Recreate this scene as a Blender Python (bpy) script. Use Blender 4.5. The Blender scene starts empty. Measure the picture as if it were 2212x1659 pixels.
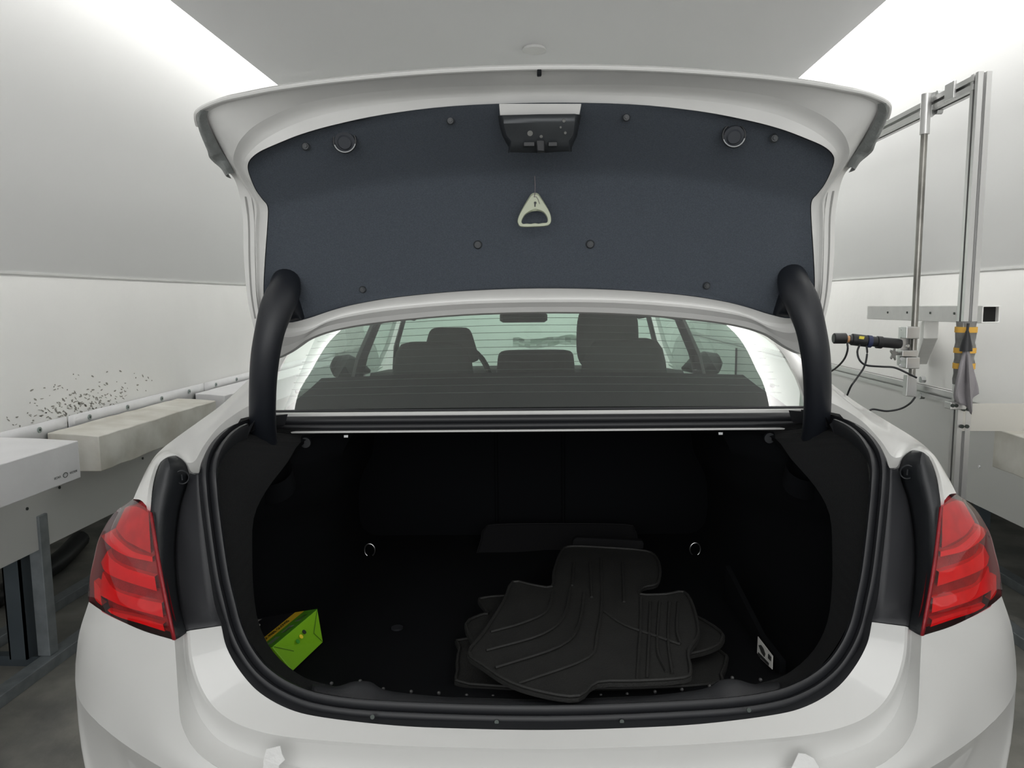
import bpy, bmesh, math, random
from mathutils import Vector, Matrix
random.seed(7)
S = bpy.context.scene
COL = S.collection

# ------------------------------------------------------------------ camera
FPX, W0, H0 = 1600.0, 2212.0, 1659.0
CAM = Vector((0, 0, 1.4))
YAW, PITCH, ROLL = math.radians(2.93), math.radians(6.52), math.radians(0.5)
_f = Vector((-math.sin(YAW)*math.cos(PITCH), math.cos(YAW)*math.cos(PITCH), -math.sin(PITCH)))
_r0 = Vector((math.cos(YAW), math.sin(YAW), 0)); _u0 = _r0.cross(_f)
_u = _u0*math.cos(ROLL) + _r0*math.sin(ROLL); _r = _r0*math.cos(ROLL) - _u0*math.sin(ROLL)
cd = bpy.data.cameras.new('camera'); cam = bpy.data.objects.new('camera', cd); COL.objects.link(cam)
cd.sensor_width = 36; cd.lens = 36*FPX/W0; cd.clip_start = 0.05; cd.clip_end = 60
cam.matrix_world = Matrix(((_r.x, _u.x, -_f.x, CAM.x), (_r.y, _u.y, -_f.y, CAM.y), (_r.z, _u.z, -_f.z, CAM.z), (0, 0, 0, 1)))
S.camera = cam
S.view_settings.view_transform = 'Standard'; S.view_settings.look = 'None'
S.view_settings.exposure = 0.0; S.view_settings.gamma = 1.0; S.view_settings.use_curve_mapping = False

# ------------------------------------------------------------------ world and cove lights
wd = bpy.data.worlds.new('hall_light'); S.world = wd; wd.use_nodes = True
wd.node_tree.nodes['Background'].inputs[0].default_value = (0.93, 0.97, 1.0, 1)
wd.node_tree.nodes['Background'].inputs[1].default_value = 0.6
def area(name, loc, rot, sx, sy, power, col=(1, 0.985, 0.96)):
    l = bpy.data.lights.new(name, 'AREA'); l.shape = 'RECTANGLE'; l.size = sx; l.size_y = sy; l.energy = power; l.color = col
    o = bpy.data.objects.new(name, l); COL.objects.link(o); o.location = loc; o.rotation_euler = rot; return o
# strip lamps lying on top of the ceiling panel, shining out against the sloping walls
area('cove_light', (-1.30, 3.0, 2.66), (math.radians(58), 0, math.radians(90)), 8.5, 0.14, 92)
area('cove_light', (1.18, 3.0, 2.66), (math.radians(58), 0, math.radians(-90)), 8.5, 0.14, 90)
# lamp under the ceiling at the far end, lighting the end wall
area('end_lamp', (0, 6.3, 2.44), (math.radians(25), 0, 0), 2.0, 0.5, 45)
# added soft fill panel behind the open tunnel end, brightens lid and bumper
area('rear_fill', (0, -2.4, 1.9), (math.radians(86), 0, 0), 4.0, 2.6, 62)

# ------------------------------------------------------------------ frames and helpers
CA = math.radians(2.55)
CARM = Matrix.Translation((0.05, 0, 0)) @ Matrix.Rotation(CA, 4, 'Z')
CARI = CARM.inverted()
def ray(u, v): return _f*FPX + _r*(u-W0/2) - _u*(v-H0/2)
def w(u, v, Y):                      # world point at distance Y along the tunnel
    d = ray(u, v); return CAM + d*(Y/d.y)
def wx(u, v, X):
    d = ray(u, v); return CAM + d*(X/d.x)
CC = CARI @ CAM
def c(u, v, Y):                      # car-frame point at length Y
    d = CARI.to_3x3() @ ray(u, v); return CC + d*((Y-CC.y)/d.y)
def cz(u, v, z):
    d = CARI.to_3x3() @ ray(u, v); return CC + d*((z-CC.z)/d.z)
def mx(p): return Vector((-p[0], p[1], p[2]))

MAT = {}
def mat(name, col, rough=0.5, metal=0.0, bump=0.0, bscale=200, var=0.0, vscale=5, coat=0.0, spec=0.5, col2=None):
    if name in MAT: return MAT[name]
    m = bpy.data.materials.new(name); m.use_nodes = True; nt = m.node_tree; b = nt.nodes['Principled BSDF']
    b.inputs['Base Color'].default_value = (*col, 1); b.inputs['Roughness'].default_value = rough
    b.inputs['Metallic'].default_value = metal; b.inputs['Coat Weight'].default_value = coat
    b.inputs['Specular IOR Level'].default_value = spec
    tc = nt.nodes.new('ShaderNodeTexCoord')
    n = nt.nodes.new('ShaderNodeTexNoise'); n.inputs['Scale'].default_value = vscale; n.inputs['Detail'].default_value = 6
    nt.links.new(tc.outputs['Object'], n.inputs['Vector'])
    r = nt.nodes.new('ShaderNodeValToRGB'); r.color_ramp.elements[0].position = 0.35; r.color_ramp.elements[1].position = 0.7
    c2 = col2 or tuple(x*(1-var) for x in col)
    r.color_ramp.elements[0].color = (*c2, 1); r.color_ramp.elements[1].color = (*col, 1)
    nt.links.new(n.outputs['Fac'], r.inputs['Fac']); nt.links.new(r.outputs['Color'], b.inputs['Base Color'])
    if bump:
        n2 = nt.nodes.new('ShaderNodeTexNoise'); n2.inputs['Scale'].default_value = bscale; n2.inputs['Detail'].default_value = 4
        bp = nt.nodes.new('ShaderNodeBump'); bp.inputs['Strength'].default_value = bump; bp.inputs['Distance'].default_value = 0.01
        nt.links.new(tc.outputs['Object'], n2.inputs['Vector']); nt.links.new(n2.outputs['Fac'], bp.inputs['Height']); nt.links.new(bp.outputs['Normal'], b.inputs['Normal'])
    MAT[name] = m; return m
def glassmat(name, tint, refl=1.0, rough=0.0, ior=1.5):
    if name in MAT: return MAT[name]
    m = bpy.data.materials.new(name); m.use_nodes = True; nt = m.node_tree; nt.nodes.clear()
    o = nt.nodes.new('ShaderNodeOutputMaterial'); t = nt.nodes.new('ShaderNodeBsdfTransparent'); g = nt.nodes.new('ShaderNodeBsdfGlossy')
    t.inputs[0].default_value = (*tint, 1); g.inputs['Roughness'].default_value = rough; g.inputs[0].default_value = (refl, refl, refl, 1)
    ge = nt.nodes.new('ShaderNodeNewGeometry'); dt = nt.nodes.new('ShaderNodeVectorMath'); dt.operation = 'DOT_PRODUCT'
    nt.links.new(ge.outputs['Normal'], dt.inputs[0]); nt.links.new(ge.outputs['Incoming'], dt.inputs[1])
    def ma(op, a, b):
        n = nt.nodes.new('ShaderNodeMath'); n.operation = op
        for i, x in enumerate((a, b)):
            if x is None: continue
            if isinstance(x, (int, float)): n.inputs[i].default_value = x
            else: nt.links.new(x, n.inputs[i])
        return n.outputs[0]
    f0 = 2*((ior-1)/(ior+1))**2            # both faces of a thin pane
    fr_ = ma('ADD', ma('MULTIPLY', ma('POWER', ma('SUBTRACT', 1.0, ma('ABSOLUTE', dt.outputs['Value'], None)), 5.0), 1-f0), f0)
    mi = nt.nodes.new('ShaderNodeMixShader')
    nt.links.new(fr_, mi.inputs[0]); nt.links.new(t.outputs[0], mi.inputs[1]); nt.links.new(g.outputs[0], mi.inputs[2]); nt.links.new(mi.outputs[0], o.inputs[0])
    MAT[name] = m; return m

M_white = mat('white_paint', (0.70, 0.70, 0.685), 0.3, coat=0.6, var=0.03, vscale=3)
M_whitein = mat('white_paint_inner', (0.76, 0.76, 0.745), 0.42, var=0.05, vscale=12, coat=0.2)
M_black = mat('black_plastic', (0.012, 0.014, 0.017), 0.42, bump=0.08, bscale=900)
M_trim = mat('charcoal_plastic', (0.03, 0.031, 0.035), 0.55, bump=0.1, bscale=1200)
M_rub = mat('black_rubber', (0.016, 0.017, 0.02), 0.45)
M_hinge = mat('hinge_cover', (0.010, 0.012, 0.017), 0.45, bump=0.05, bscale=700)
M_liner = mat('lid_felt', (0.105, 0.124, 0.152), 0.95, bump=0.6, bscale=900, var=0.25, vscale=400)
M_carp = mat('trunk_carpet', (0.011, 0.012, 0.014), 0.95, bump=0.8, bscale=700, var=0.4, vscale=300)
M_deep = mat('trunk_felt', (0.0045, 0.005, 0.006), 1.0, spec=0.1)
M_mat = mat('rubber_mat', (0.013, 0.013, 0.012), 0.65, bump=0.2, bscale=300, var=0.35, vscale=18)
M_seat = mat('seat_fabric', (0.06, 0.062, 0.062), 0.8, bump=0.2, bscale=500)
M_steel = mat('steel', (0.55, 0.56, 0.56), 0.3, metal=1.0)
M_alu = mat('aluminium', (0.64, 0.64, 0.635), 0.34, metal=0.9)
M_rod = mat('worn_rod', (0.42, 0.41, 0.38), 0.3, metal=0.9, var=0.6, vscale=6)
M_wall = mat('wall_fabric', (0.86, 0.86, 0.84), 0.85, bump=0.15, bscale=14, var=0.04, vscale=2.2)
M_slope = mat('slope_panel', (0.74, 0.745, 0.74), 0.6, bump=0.03, bscale=8, var=0.03, vscale=1)
M_ceil = mat('ceiling_panel', (0.88, 0.885, 0.89), 0.6, var=0.03, vscale=1)
M_pan = mat('lower_panel', (0.56, 0.565, 0.55), 0.5, var=0.04, vscale=1.3)
M_tarp = mat('tarpaulin', (0.74, 0.74, 0.75), 0.55, bump=0.25, bscale=12, var=0.06, vscale=9)
M_tarpd = mat('dirty_tarpaulin', (0.70, 0.69, 0.64), 0.6, bump=0.35, bscale=9, col2=(0.52, 0.50, 0.44), vscale=7)
M_conc = mat('concrete', (0.30, 0.29, 0.26), 0.8, bump=0.3, bscale=30, col2=(0.15, 0.15, 0.14), vscale=4)
M_galv = mat('galvanised_steel', (0.26, 0.285, 0.30), 0.5, metal=0.3, var=0.25, vscale=20)
M_screw = mat('dark_screw', (0.05, 0.06, 0.055), 0.4, metal=0.6)

# ---- scene graph
ROOTM = {}
def thing(name, loc, label, cat, group=None, rz=0.0):
    o = bpy.data.objects.new(name, None); COL.objects.link(o); o.empty_display_size = 0.1
    o.location = loc; o.rotation_euler = (0, 0, rz); o['label'] = label; o['category'] = cat
    if group: o['group'] = group
    ROOTM[o.name] = Matrix.Translation(loc) @ Matrix.Rotation(rz, 4, 'Z'); return o
def mk(name, bm, m, parent=None, car=False, smooth=True, bevel=0, solid=0, label=None, cat=None, group=None, kind=None, recalc=True, sub=0, auto=None):
    if recalc: bmesh.ops.recalc_face_normals(bm, faces=bm.faces)
    bm.transform(CARM if car else Matrix())
    if parent is None:
        vs = [v.co for v in bm.verts]
        lo = Vector((min(v.x for v in vs), min(v.y for v in vs), min(v.z for v in vs))); hi = Vector((max(v.x for v in vs), max(v.y for v in vs), max(v.z for v in vs)))
        M = Matrix.Translation(((lo.x+hi.x)/2, (lo.y+hi.y)/2, lo.z))
    else: M = ROOTM[parent.name]
    bm.transform(M.inverted())
    me = bpy.data.meshes.new(name); bm.to_mesh(me); bm.free()
    ms = m if isinstance(m, (list, tuple)) else [m]
    for x in ms: me.materials.append(x)
    if smooth:
        for p in me.polygons: p.use_smooth = True
        try: me.set_sharp_from_angle(angle=math.radians(auto or 40))
        except Exception: pass
    o = bpy.data.objects.new(name, me); COL.objects.link(o)
    if parent is None: o.matrix_world = M
    else: o.parent = parent
    ROOTM[o.name] = M
    if solid:
        s = o.modifiers.new('solid', 'SOLIDIFY'); s.thickness = solid; s.offset = -1
    if bevel:
        b = o.modifiers.new('bevel', 'BEVEL'); b.width = bevel; b.segments = 2; b.limit_method = 'ANGLE'
    if sub:
        s = o.modifiers.new('sub', 'SUBSURF'); s.levels = sub; s.render_levels = sub
    if label: o['label'] = label
    if cat: o['category'] = cat
    if group: o['group'] = group
    if kind: o['kind'] = kind
    return o

def cr(p0, p1, p2, p3, t):
    return 0.5*((2*p1)+(p2-p0)*t+(2*p0-5*p1+4*p2-p3)*t*t+(3*p1-p0-3*p2+p3)*t*t*t)
def smoothc(pts, k=4, closed=False, sharp=()):
    pts = [Vector(p) for p in pts]; n = len(pts); out = []
    rng = range(n) if closed else range(n-1)
    for i in rng:
        p1 = pts[i]; p2 = pts[(i+1) % n]
        p0 = pts[(i-1) % n] if (closed or i > 0) else p1*2-p2
        p3 = pts[(i+2) % n] if (closed or i < n-2) else p2*2-p1
        if i in sharp: p0 = p1*2-p2
        if (i+1) in sharp: p3 = p2*2-p1
        for j in range(k): out.append(cr(p0, p1, p2, p3, j/k))
    if not closed: out.append(pts[-1])
    return out
def grid(bm, rows, closed=False, mi=0):
    vr = [[bm.verts.new(p) for p in r] for r in rows]
    n = len(rows[0])
    for a, b in zip(vr, vr[1:]):
        for i in range(n if closed else n-1):
            f = bm.faces.new((a[i], a[(i+1) % n], b[(i+1) % n], b[i])); f.material_index = mi
    return vr
def loft(bm, curves, k=4, kc=0, closed=False, sharp=(), mirror=False, mi=0):
    cs = [smoothc(cv, k, closed, sharp) for cv in curves]
    if kc:
        n = len(cs[0]); cols = [smoothc([cv[i] for cv in cs], kc) for i in range(n)]
        cs = [[cols[i][j] for i in range(n)] for j in range(len(cols[0]))]
    grid(bm, cs, closed, mi)
    if mirror: grid(bm, [[mx(p) for p in r] for r in cs], closed, mi)
def box(bm, a, b, mi=0):
    xs, ys, zs = (a[0], b[0]), (a[1], b[1]), (a[2], b[2])
    v = [bm.verts.new((x, y, z)) for x in xs for y in ys for z in zs]
    for f in ((0, 1, 3, 2), (4, 6, 7, 5), (0, 4, 5, 1), (2, 3, 7, 6), (0, 2, 6, 4), (1, 5, 7, 3)):
        bm.faces.new([v[i] for i in f]).material_index = mi
def hexa(bm, lo, hi, mi=0):          # lo, hi: four points each
    a = [bm.verts.new(p) for p in lo]; b = [bm.verts.new(p) for p in hi]
    fs = [bm.faces.new(a[::-1]), bm.faces.new(b)]
    for i in range(4): fs.append(bm.faces.new((a[i], a[(i+1) % 4], b[(i+1) % 4], b[i])))
    for f in fs: f.material_index = mi
    return fs
def frames(pts, up=Vector((0, 0, 1))):
    out = []
    for i, p in enumerate(pts):
        t = (pts[min(i+1, len(pts)-1)]-pts[max(i-1, 0)]).normalized()
        u = up - t*up.dot(t)
        if u.length < 1e-3: u = Vector((0, 1, 0)) - t*t.y
        u.normalize(); out.append((p, t.cross(u), u))
    return out
def tube(bm, pts, r, n=10, r2=None, cap=True, mi=0, up=Vector((0, 0, 1))):
    pts = [Vector(p) for p in pts]; rs = r if isinstance(r, (list, tuple)) else [r]*len(pts)
    rows = []
    for (p, a, b), rr in zip(frames(pts, up), rs):
        ra = rr[0] if isinstance(rr, tuple) else rr; rb = rr[1] if isinstance(rr, tuple) else (r2 or rr)
        rows.append([p + a*ra*math.cos(2*math.pi*i/n) + b*rb*math.sin(2*math.pi*i/n) for i in range(n)])
    vr = grid(bm, rows, True, mi)
    if cap:
        for f in (bm.faces.new(vr[0][::-1]), bm.faces.new(vr[-1])): f.material_index = mi
def disc(bm, p, nrm, r, h, n=20, mi=0, r2=None):
    nrm = Vector(nrm).normalized(); tube(bm, [Vector(p), Vector(p)+nrm*h], [r, r2 or r], n, mi=mi, up=Vector((0.01, 0.02, 1)) if abs(nrm.z) < .9 else Vector((0, 1, 0.01)))
def extr(bm, prof, p0, p1, up=Vector((0, 0, 1)), mi=0):   # profile extruded along p0-p1
    p0 = Vector(p0); p1 = Vector(p1)
    fr = frames([p0, p1], up)
    rows = [[p + a*x + b*y for x, y in prof] for p, a, b in fr]
    vr = grid(bm, rows, True, mi)
    for f in (bm.faces.new(vr[0][::-1]), bm.faces.new(vr[-1])): f.material_index = mi
def tslot(s=0.04):
    h = s/2; g = s*0.12; d = s*0.34; q = s*.2; pr = []
    for k in range(4):
        a = k*math.pi/2; ca, sa = math.cos(a), math.sin(a)
        for x, y in ((h, -h), (h, -g), (h-d*.4, -g), (h-d*.4, -q), (h-d, -q), (h-d, q), (h-d*.4, q), (h-d*.4, g), (h, g)):
            pr.append((x*ca-y*sa, x*sa+y*ca))
    return pr
def new(): return bmesh.new()
def poly(bm, pts, mi=0):
    f = bm.faces.new([bm.verts.new(p) for p in pts]); f.material_index = mi; return f
def plate(bm, pts, off, mi=0):       # polygon prism: pts offset by vector off
    a = [bm.verts.new(p) for p in pts]; b = [bm.verts.new(Vector(p)+off) for p in pts]; n = len(pts)
    fs = [bm.faces.new(a), bm.faces.new(b[::-1])]
    for i in range(n): fs.append(bm.faces.new((a[i], b[i], b[(i+1) % n], a[(i+1) % n])))
    for f in fs: f.material_index = mi
def textbm(body, size, M, ext=0.0004, sx=1.0):
    cu = bpy.data.curves.new('t', 'FONT'); cu.body = body; cu.size = size; cu.extrude = ext; cu.align_x = 'CENTER'; cu.align_y = 'CENTER'
    o = bpy.data.objects.new('t', cu); COL.objects.link(o); bpy.context.view_layer.update()
    me = bpy.data.meshes.new_from_object(o.evaluated_get(bpy.context.evaluated_depsgraph_get())); bpy.data.objects.remove(o); bpy.data.curves.remove(cu)
    bm = new(); bm.from_mesh(me); bpy.data.meshes.remove(me); bm.transform(M @ Matrix.Diagonal((sx, 1, 1, 1))); return bm
def struct(name, bm, m, **k): return mk(name, bm, m, kind='structure', **k)

# ------------------------------------------------------------------ setting
Y0, Y1 = -0.6, 7.6
XL, XR = -1.92, 1.88
bm = new(); box(bm, (-5.2, -3, -0.1), (5.2, 9, 0)); struct('floor', bm, M_conc, smooth=False)
bm = new(); box(bm, (-1.36, Y0, 2.48), (1.24, Y1, 2.53)); struct('ceiling', bm, M_ceil, smooth=False)
bm = new(); box(bm, (-5.2, 9.0, 0), (5.2, 9.1, 3.2)); struct('wall_far', bm, mat('hall_wall', (0.35, 0.36, 0.33), 0.8), smooth=False)
bm = new(); box(bm, (-5.3, -3, 0), (-5.2, 9, 3.2)); struct('wall_hall_left', bm, MAT['hall_wall'], smooth=False)
bm = new(); box(bm, (5.2, -3, 0), (5.3, 9, 3.2)); struct('wall_hall_right', bm, MAT['hall_wall'], smooth=False)
bm = new(); box(bm, (-5.2, Y0, 3.2), (5.2, 9, 3.3)); struct('ceiling_hall', bm, MAT['hall_wall'], smooth=False)
def side(X, sgn, nm):
    bm = new(); box(bm, (X, Y0, 0.93), (X+sgn*0.03, Y1, 1.51)); struct('wall_'+nm, bm, M_wall, smooth=False)
    pr = [(X+sgn*.004, 1.505), (X-sgn*.08, 1.75), (X-sgn*.19, 2.05), (X-sgn*.35, 2.38), (X-sgn*.53, 2.62), (X-sgn*.80, 2.85), (X-sgn*1.15, 2.98)]
    pr = [p.to_2d() for p in smoothc([Vector((a, b, 0)) for a, b in pr], 4)]
    bm = new(); n = 4
    grid(bm, [[(x, Y0+(Y1-Y0)*j/n, z) for j in range(n+1)] for x, z in pr]); struct('wall_upper_'+nm, bm, M_slope)
    bm = new(); box(bm, (X+sgn*.02, Y0, 0.47), (X+sgn*0.04, Y1, 0.93)); struct('wall_lower_'+nm, bm, M_pan, smooth=False)
    bm = new(); box(bm, (X-sgn*.004, Y0, 1.505), (X+sgn*.03, Y1, 1.513)); struct('trim_'+('1' if sgn < 0 else '2'), bm, M_pan, smooth=False)
side(XL, -1, 'left'); side(XR, 1, 'right')
bm = new(); box(bm, (XL, Y1, 0), (XR, Y1+.05, 3.0)); struct('wall_end', bm, mat('end_wall', (0.78, 0.84, 0.80), 0.6), smooth=False)
# ceiling disc
bm = new(); p = w(1154, 130, 3.35); disc(bm, (p.x, p.y, 2.474), (0, 0, -1), .052, .006, 40); disc(bm, (p.x, p.y, 2.48), (0, 0, -1), .047, .007, 40)
mk('ceiling_disc', bm, mat('disc_white', (.75, .75, .74), .5), label='small round pale disc set in the grey ceiling above the open lid', cat='ceiling disc')

# ------------------------------------------------------------------ car
car = thing('car', CARM @ Vector((0, 3.3, 0)), 'white sedan seen from behind with its trunk lid wide open', 'car', rz=CA)
def cp(name, bm, m, parent=None, **k): return mk(name, bm, m, parent or car, car=True, **k)
def C(*l): return [c(*p) for p in l]
def ctr(l):
    l = C(*l); l[-1].x = 0; return l
def symc(l):                         # left half (ends at the centre) -> whole curve
    l = ctr(l); return l + [mx(p) for p in l[-2::-1]]

# bumper and rear body skin
SE = [(478,1352,1.32),(490,1400,1.31),(520,1452,1.30),(562,1497,1.29),(625,1532,1.275),(700,1550,1.265),(850,1567,1.25),(1000,1574,1.24),(1170,1577,1.235)]
RI = [(410,1362,1.285),(417,1430,1.28),(440,1495,1.268),(478,1542,1.255),(540,1574,1.243),(640,1594,1.232),(850,1610,1.215),(1000,1615,1.206),(1170,1618,1.20)]
RJ = [(404,1364,1.288),(411,1434,1.282),(435,1501,1.271),(474,1549,1.259),(538,1582,1.247),(640,1602,1.236),(850,1618,1.219),(1000,1623,1.21),(1170,1626,1.204)]
VA = [(394,1371,1.30),(399,1437,1.297),(414,1505,1.288),(442,1565,1.278),(495,1612,1.265),(620,1652,1.25),(850,1685,1.235),(1000,1694,1.227),(1170,1700,1.22)]
KC = [(377,1383,1.27),(383,1470,1.255),(390,1555,1.243),(412,1606,1.234),(450,1645,1.222),(570,1702,1.20),(850,1762,1.165),(1000,1775,1.158),(1170,1780,1.155)]
bm = new()
loft(bm, [symc(SE), symc(RI)], 5); loft(bm, [symc(RI), symc(RJ)], 5); loft(bm, [symc(RJ), symc(VA), symc(KC)], 5, kc=3)
TT = [(192,1300,1.434),(215,1316,1.38),(250,1336,1.335),(310,1363,1.298),(377,1383,1.27),(381,1440,1.26),(385,1500,1.25),(391,1560,1.242),(411,1605,1.234),(440,1637,1.225),(490,1668,1.213),(600,1712,1.195),(850,1762,1.165),(1170,1780,1.155)]
CB = [(163,1434,1.432),(163,1480,1.42),(172,1512,1.40),(190,1539,1.37),(215,1565,1.34),(245,1590,1.315),(275,1612,1.295),(310,1635,1.27),(345,1656,1.25),(390,1680,1.232),(450,1710,1.21),(580,1760,1.185),(850,1820,1.15),(1170,1840,1.14)]
t = ctr(TT); b = ctr(CB)
mid = [(p+q)/2 + Vector((-.003 if i < 8 else 0, -.006, 0)) for i, (p, q) in enumerate(zip(t, b))]; mid[0] = (t[0]+b[0])/2 + Vector((-.006, 0, 0)); mid[-1].x = 0
uc = [min(1, max(0, (i-1)/4)) for i in range(len(b))]
d1 = [p + Vector((-.002*(1-k), .006+.055*k, -.14)) for p, k in zip(b, uc)]; d2 = [p + Vector((.01*(1-k), .02+.10*k, -.33)) for p, k in zip(b, uc)]
loft(bm, [t, mid, b], 4, kc=4, sharp=(4,), mirror=True)
loft(bm, [b, d1, d2], 4, kc=3, mirror=True)
cp('rear_bumper', bm, M_white, auto=32)

# body sides: rings of (Y, points top to bottom)
bm = new()
O = C((288,1078,1.42),(300,1050,1.44),(318,1012,1.49),(335,985,1.55),(352,968,1.58),(372,952,1.62),(395,935,1.68),(430,910,1.77),(480,873,1.92),(535,822,2.12),(575,780,2.24))
I = C((325,1103,1.37),(331,1045,1.39),(347,998,1.42),(378,984,1.43),(402,999,1.43),(413,1019,1.42),(430,1021,1.42),(445,985,1.46),(475,940,1.53),(520,912,1.62),(565,898,1.72))
Mi = [p.lerp(q, .45)+Vector((0, 0, .008)) for p, q in zip(O, I)]
Mj = [p.lerp(q, .78)+Vector((0, 0, .004)) for p, q in zip(O, I)]
Mk = [p.lerp(q, .86)+Vector((0, 0, -.018)) for p, q in zip(O, I)]
loft(bm, [O, Mi, Mj], 4, kc=3, mirror=True); loft(bm, [Mj, Mk], 4, mirror=True); loft(bm, [Mk, I], 4, mirror=True)
# side below the shoulder line
lamp_out = C((287,1079,1.43),(245,1112,1.47),(215,1160,1.47),(203,1205,1.46),(194,1250,1.45),(190,1285,1.44),(192,1303,1.436))
def sidecurve(Y, xs, zs): return [Vector((x, Y, z)) for x, z in zip(xs, zs)]
zz = [1.03, .99, .93, .87, .83, .80, .70, .55, .32]
xa = [-.80, -.85, -.873, -.885, -.89, -.893, -.905, -.90, -.86]
A0 = [lamp_out[0], lamp_out[1], lamp_out[2], lamp_out[3], lamp_out[4], lamp_out[6], b[0], d1[0], d2[0]]
rowsY = [A0, [Vector((x-.005, 1.75, z+.04 if i == 0 else z)) for i, (x, z) in enumerate(zip(xa, zz))],
         [Vector((x-.0, 2.3, z-.02 if i == 0 else z)) for i, (x, z) in enumerate(zip([-.85, -.88, -.893, -.90, -.902, -.905, -.908, -.905, -.87], zz))],
         [Vector((x, 3.6, z)) for x, z in zip([-.86, -.885, -.895, -.90, -.902, -.905, -.908, -.905, -.87], [.97, .94, .91, .87, .83, .8, .7, .55, .22])],
         [Vector((x, 4.9, z)) for x, z in zip([-.80, -.85, -.87, -.88, -.885, -.89, -.895, -.89, -.86], [.92, .89, .86, .84, .82, .8, .7, .55, .22])],
         [Vector((x, 5.75, z)) for x, z in zip([-.60, -.66, -.70, -.72, -.73, -.73, -.75, -.74, -.70], [.76, .74, .72, .7, .68, .65, .58, .45, .22])]]
loft(bm, rowsY, 3, kc=5, mirror=True)
# shoulder to side join
loft(bm, [O, [Vector((p.x-.012, p.y+.03, p.z-.035)) for p in O[:]]], 3, mirror=True)
# C pillar, roof, bonnet
pil_o = [O[-1], Vector((-.79, 2.45, 1.265)), Vector((-.72, 2.62, 1.345)), Vector((-.64, 2.85, 1.385))]
gl = [Vector((-.705, 1.93, 1.115)), Vector((-.73, 2.10, 1.19)), Vector((-.725, 2.32, 1.275)), Vector((-.60, 2.58, 1.372))]
loft(bm, [pil_o, [p.lerp(q, .5)+Vector((-.004, 0, .006)) for p, q in zip(pil_o, gl)], [p+Vector((-.004, 0, .003)) for p in gl]], 5, kc=3, mirror=True)
loft(bm, [[O[-1], O[-1].lerp(I[-1], .5), I[-1]], [gl[0]+Vector((-.02,.05,.02)), gl[0]+Vector((-.01,.02,.01)), gl[0]]], 3, mirror=True)
def roofrow(Y, z, hw): return [Vector((hw*math.sin(a), Y, z-.075*(1-math.cos(a)**.7) if abs(math.cos(a))>1e-6 else z-.075)) for a in [math.radians(x) for x in range(-80, 81, 10)]]
grid(bm, [roofrow(2.58, 1.375, .60), roofrow(2.85, 1.405, .63), roofrow(3.2, 1.415, .63), roofrow(3.55, 1.40, .62), roofrow(3.75, 1.37, .60)])
grid(bm, [[Vector((x, 4.55, 1.00-.1*x*x)) for x in (-.80,-.5,-.25,0,.25,.5,.80)], [Vector((x, 5.1, .93-.1*x*x)) for x in (-.8,-.5,-.25,0,.25,.5,.8)], [Vector((x, 5.6, .83-.1*x*x)) for x in (-.68,-.45,-.25,0,.25,.45,.68)], [Vector((x, 5.76, .72)) for x in (-.6,-.4,-.2,0,.2,.4,.6)], [Vector((x, 5.8, .25)) for x in (-.6,-.4,-.2,0,.2,.4,.6)]])
cp('body_shell', bm, M_white, auto=50, recalc=True)
# body flange at the window foot
bm = new()
def rail(v0, v1, Y, th=.01, hw=.67):
    z0 = c(1118, v1, Y).z; z1 = c(1118, v0, Y).z
    box(bm, (-hw, Y, z0), (hw, Y+th, z1))
rail(888, 898, 1.83, .05); rail(928, 933, 1.82, .02)
cp('window_sill_panel', bm, M_white, smooth=True, bevel=.002)
bm = new()
for v, rr in ((905, .0105), (919, .0095)):
    p = c(1118, v, 1.825); tube(bm, [(-.67, p.y, p.z), (0, p.y-.004, p.z+.001), (.67, p.y, p.z)], rr, 12)
p = c(1118, 885, 1.84); tube(bm, [(-.67, p.y, p.z), (.67, p.y, p.z)], .004, 8)
cp('upper_seal', bm, M_rub)

# weather strip
SP = symc([(600,906,1.79),(550,912,1.70),(505,926,1.60),(472,950,1.52),(450,986,1.46),(443,1022,1.43),(445,1060,1.42),(450,1110,1.415),(459,1180,1.40),(470,1250,1.38),(484,1310,1.36),(499,1365,1.34),(524,1417,1.33),(562,1464,1.32),(620,1503,1.305),(700,1529,1.29),(850,1544,1.28),(1170,1553,1.27)])
SPs = smoothc(SP, 4)
def sweep(bm, path, prof, ctr0=Vector((0, 1.75, .95))):
    rows = []
    for i, p in enumerate(path):
        t = (path[min(i+1, len(path)-1)]-path[max(i-1, 0)]).normalized()
        n = ctr0-p; n = (n-t*n.dot(t)).normalized(); bb = t.cross(n)
        if bb.y > 0: bb = -bb
        rows.append([p+n*a+bb*h for a, h in prof])
    grid(bm, rows)
bm = new()
sweep(bm, SPs, [(-.010, -.012), (-.008, .000), (-.004, .007), (.001, .008), (.005, .003), (.007, -.002), (.010, .003), (.014, .011), (.019, .012), (.023, .006), (.024, -.02)])
cp('weatherstrip', bm, M_rub, auto=60)
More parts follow.
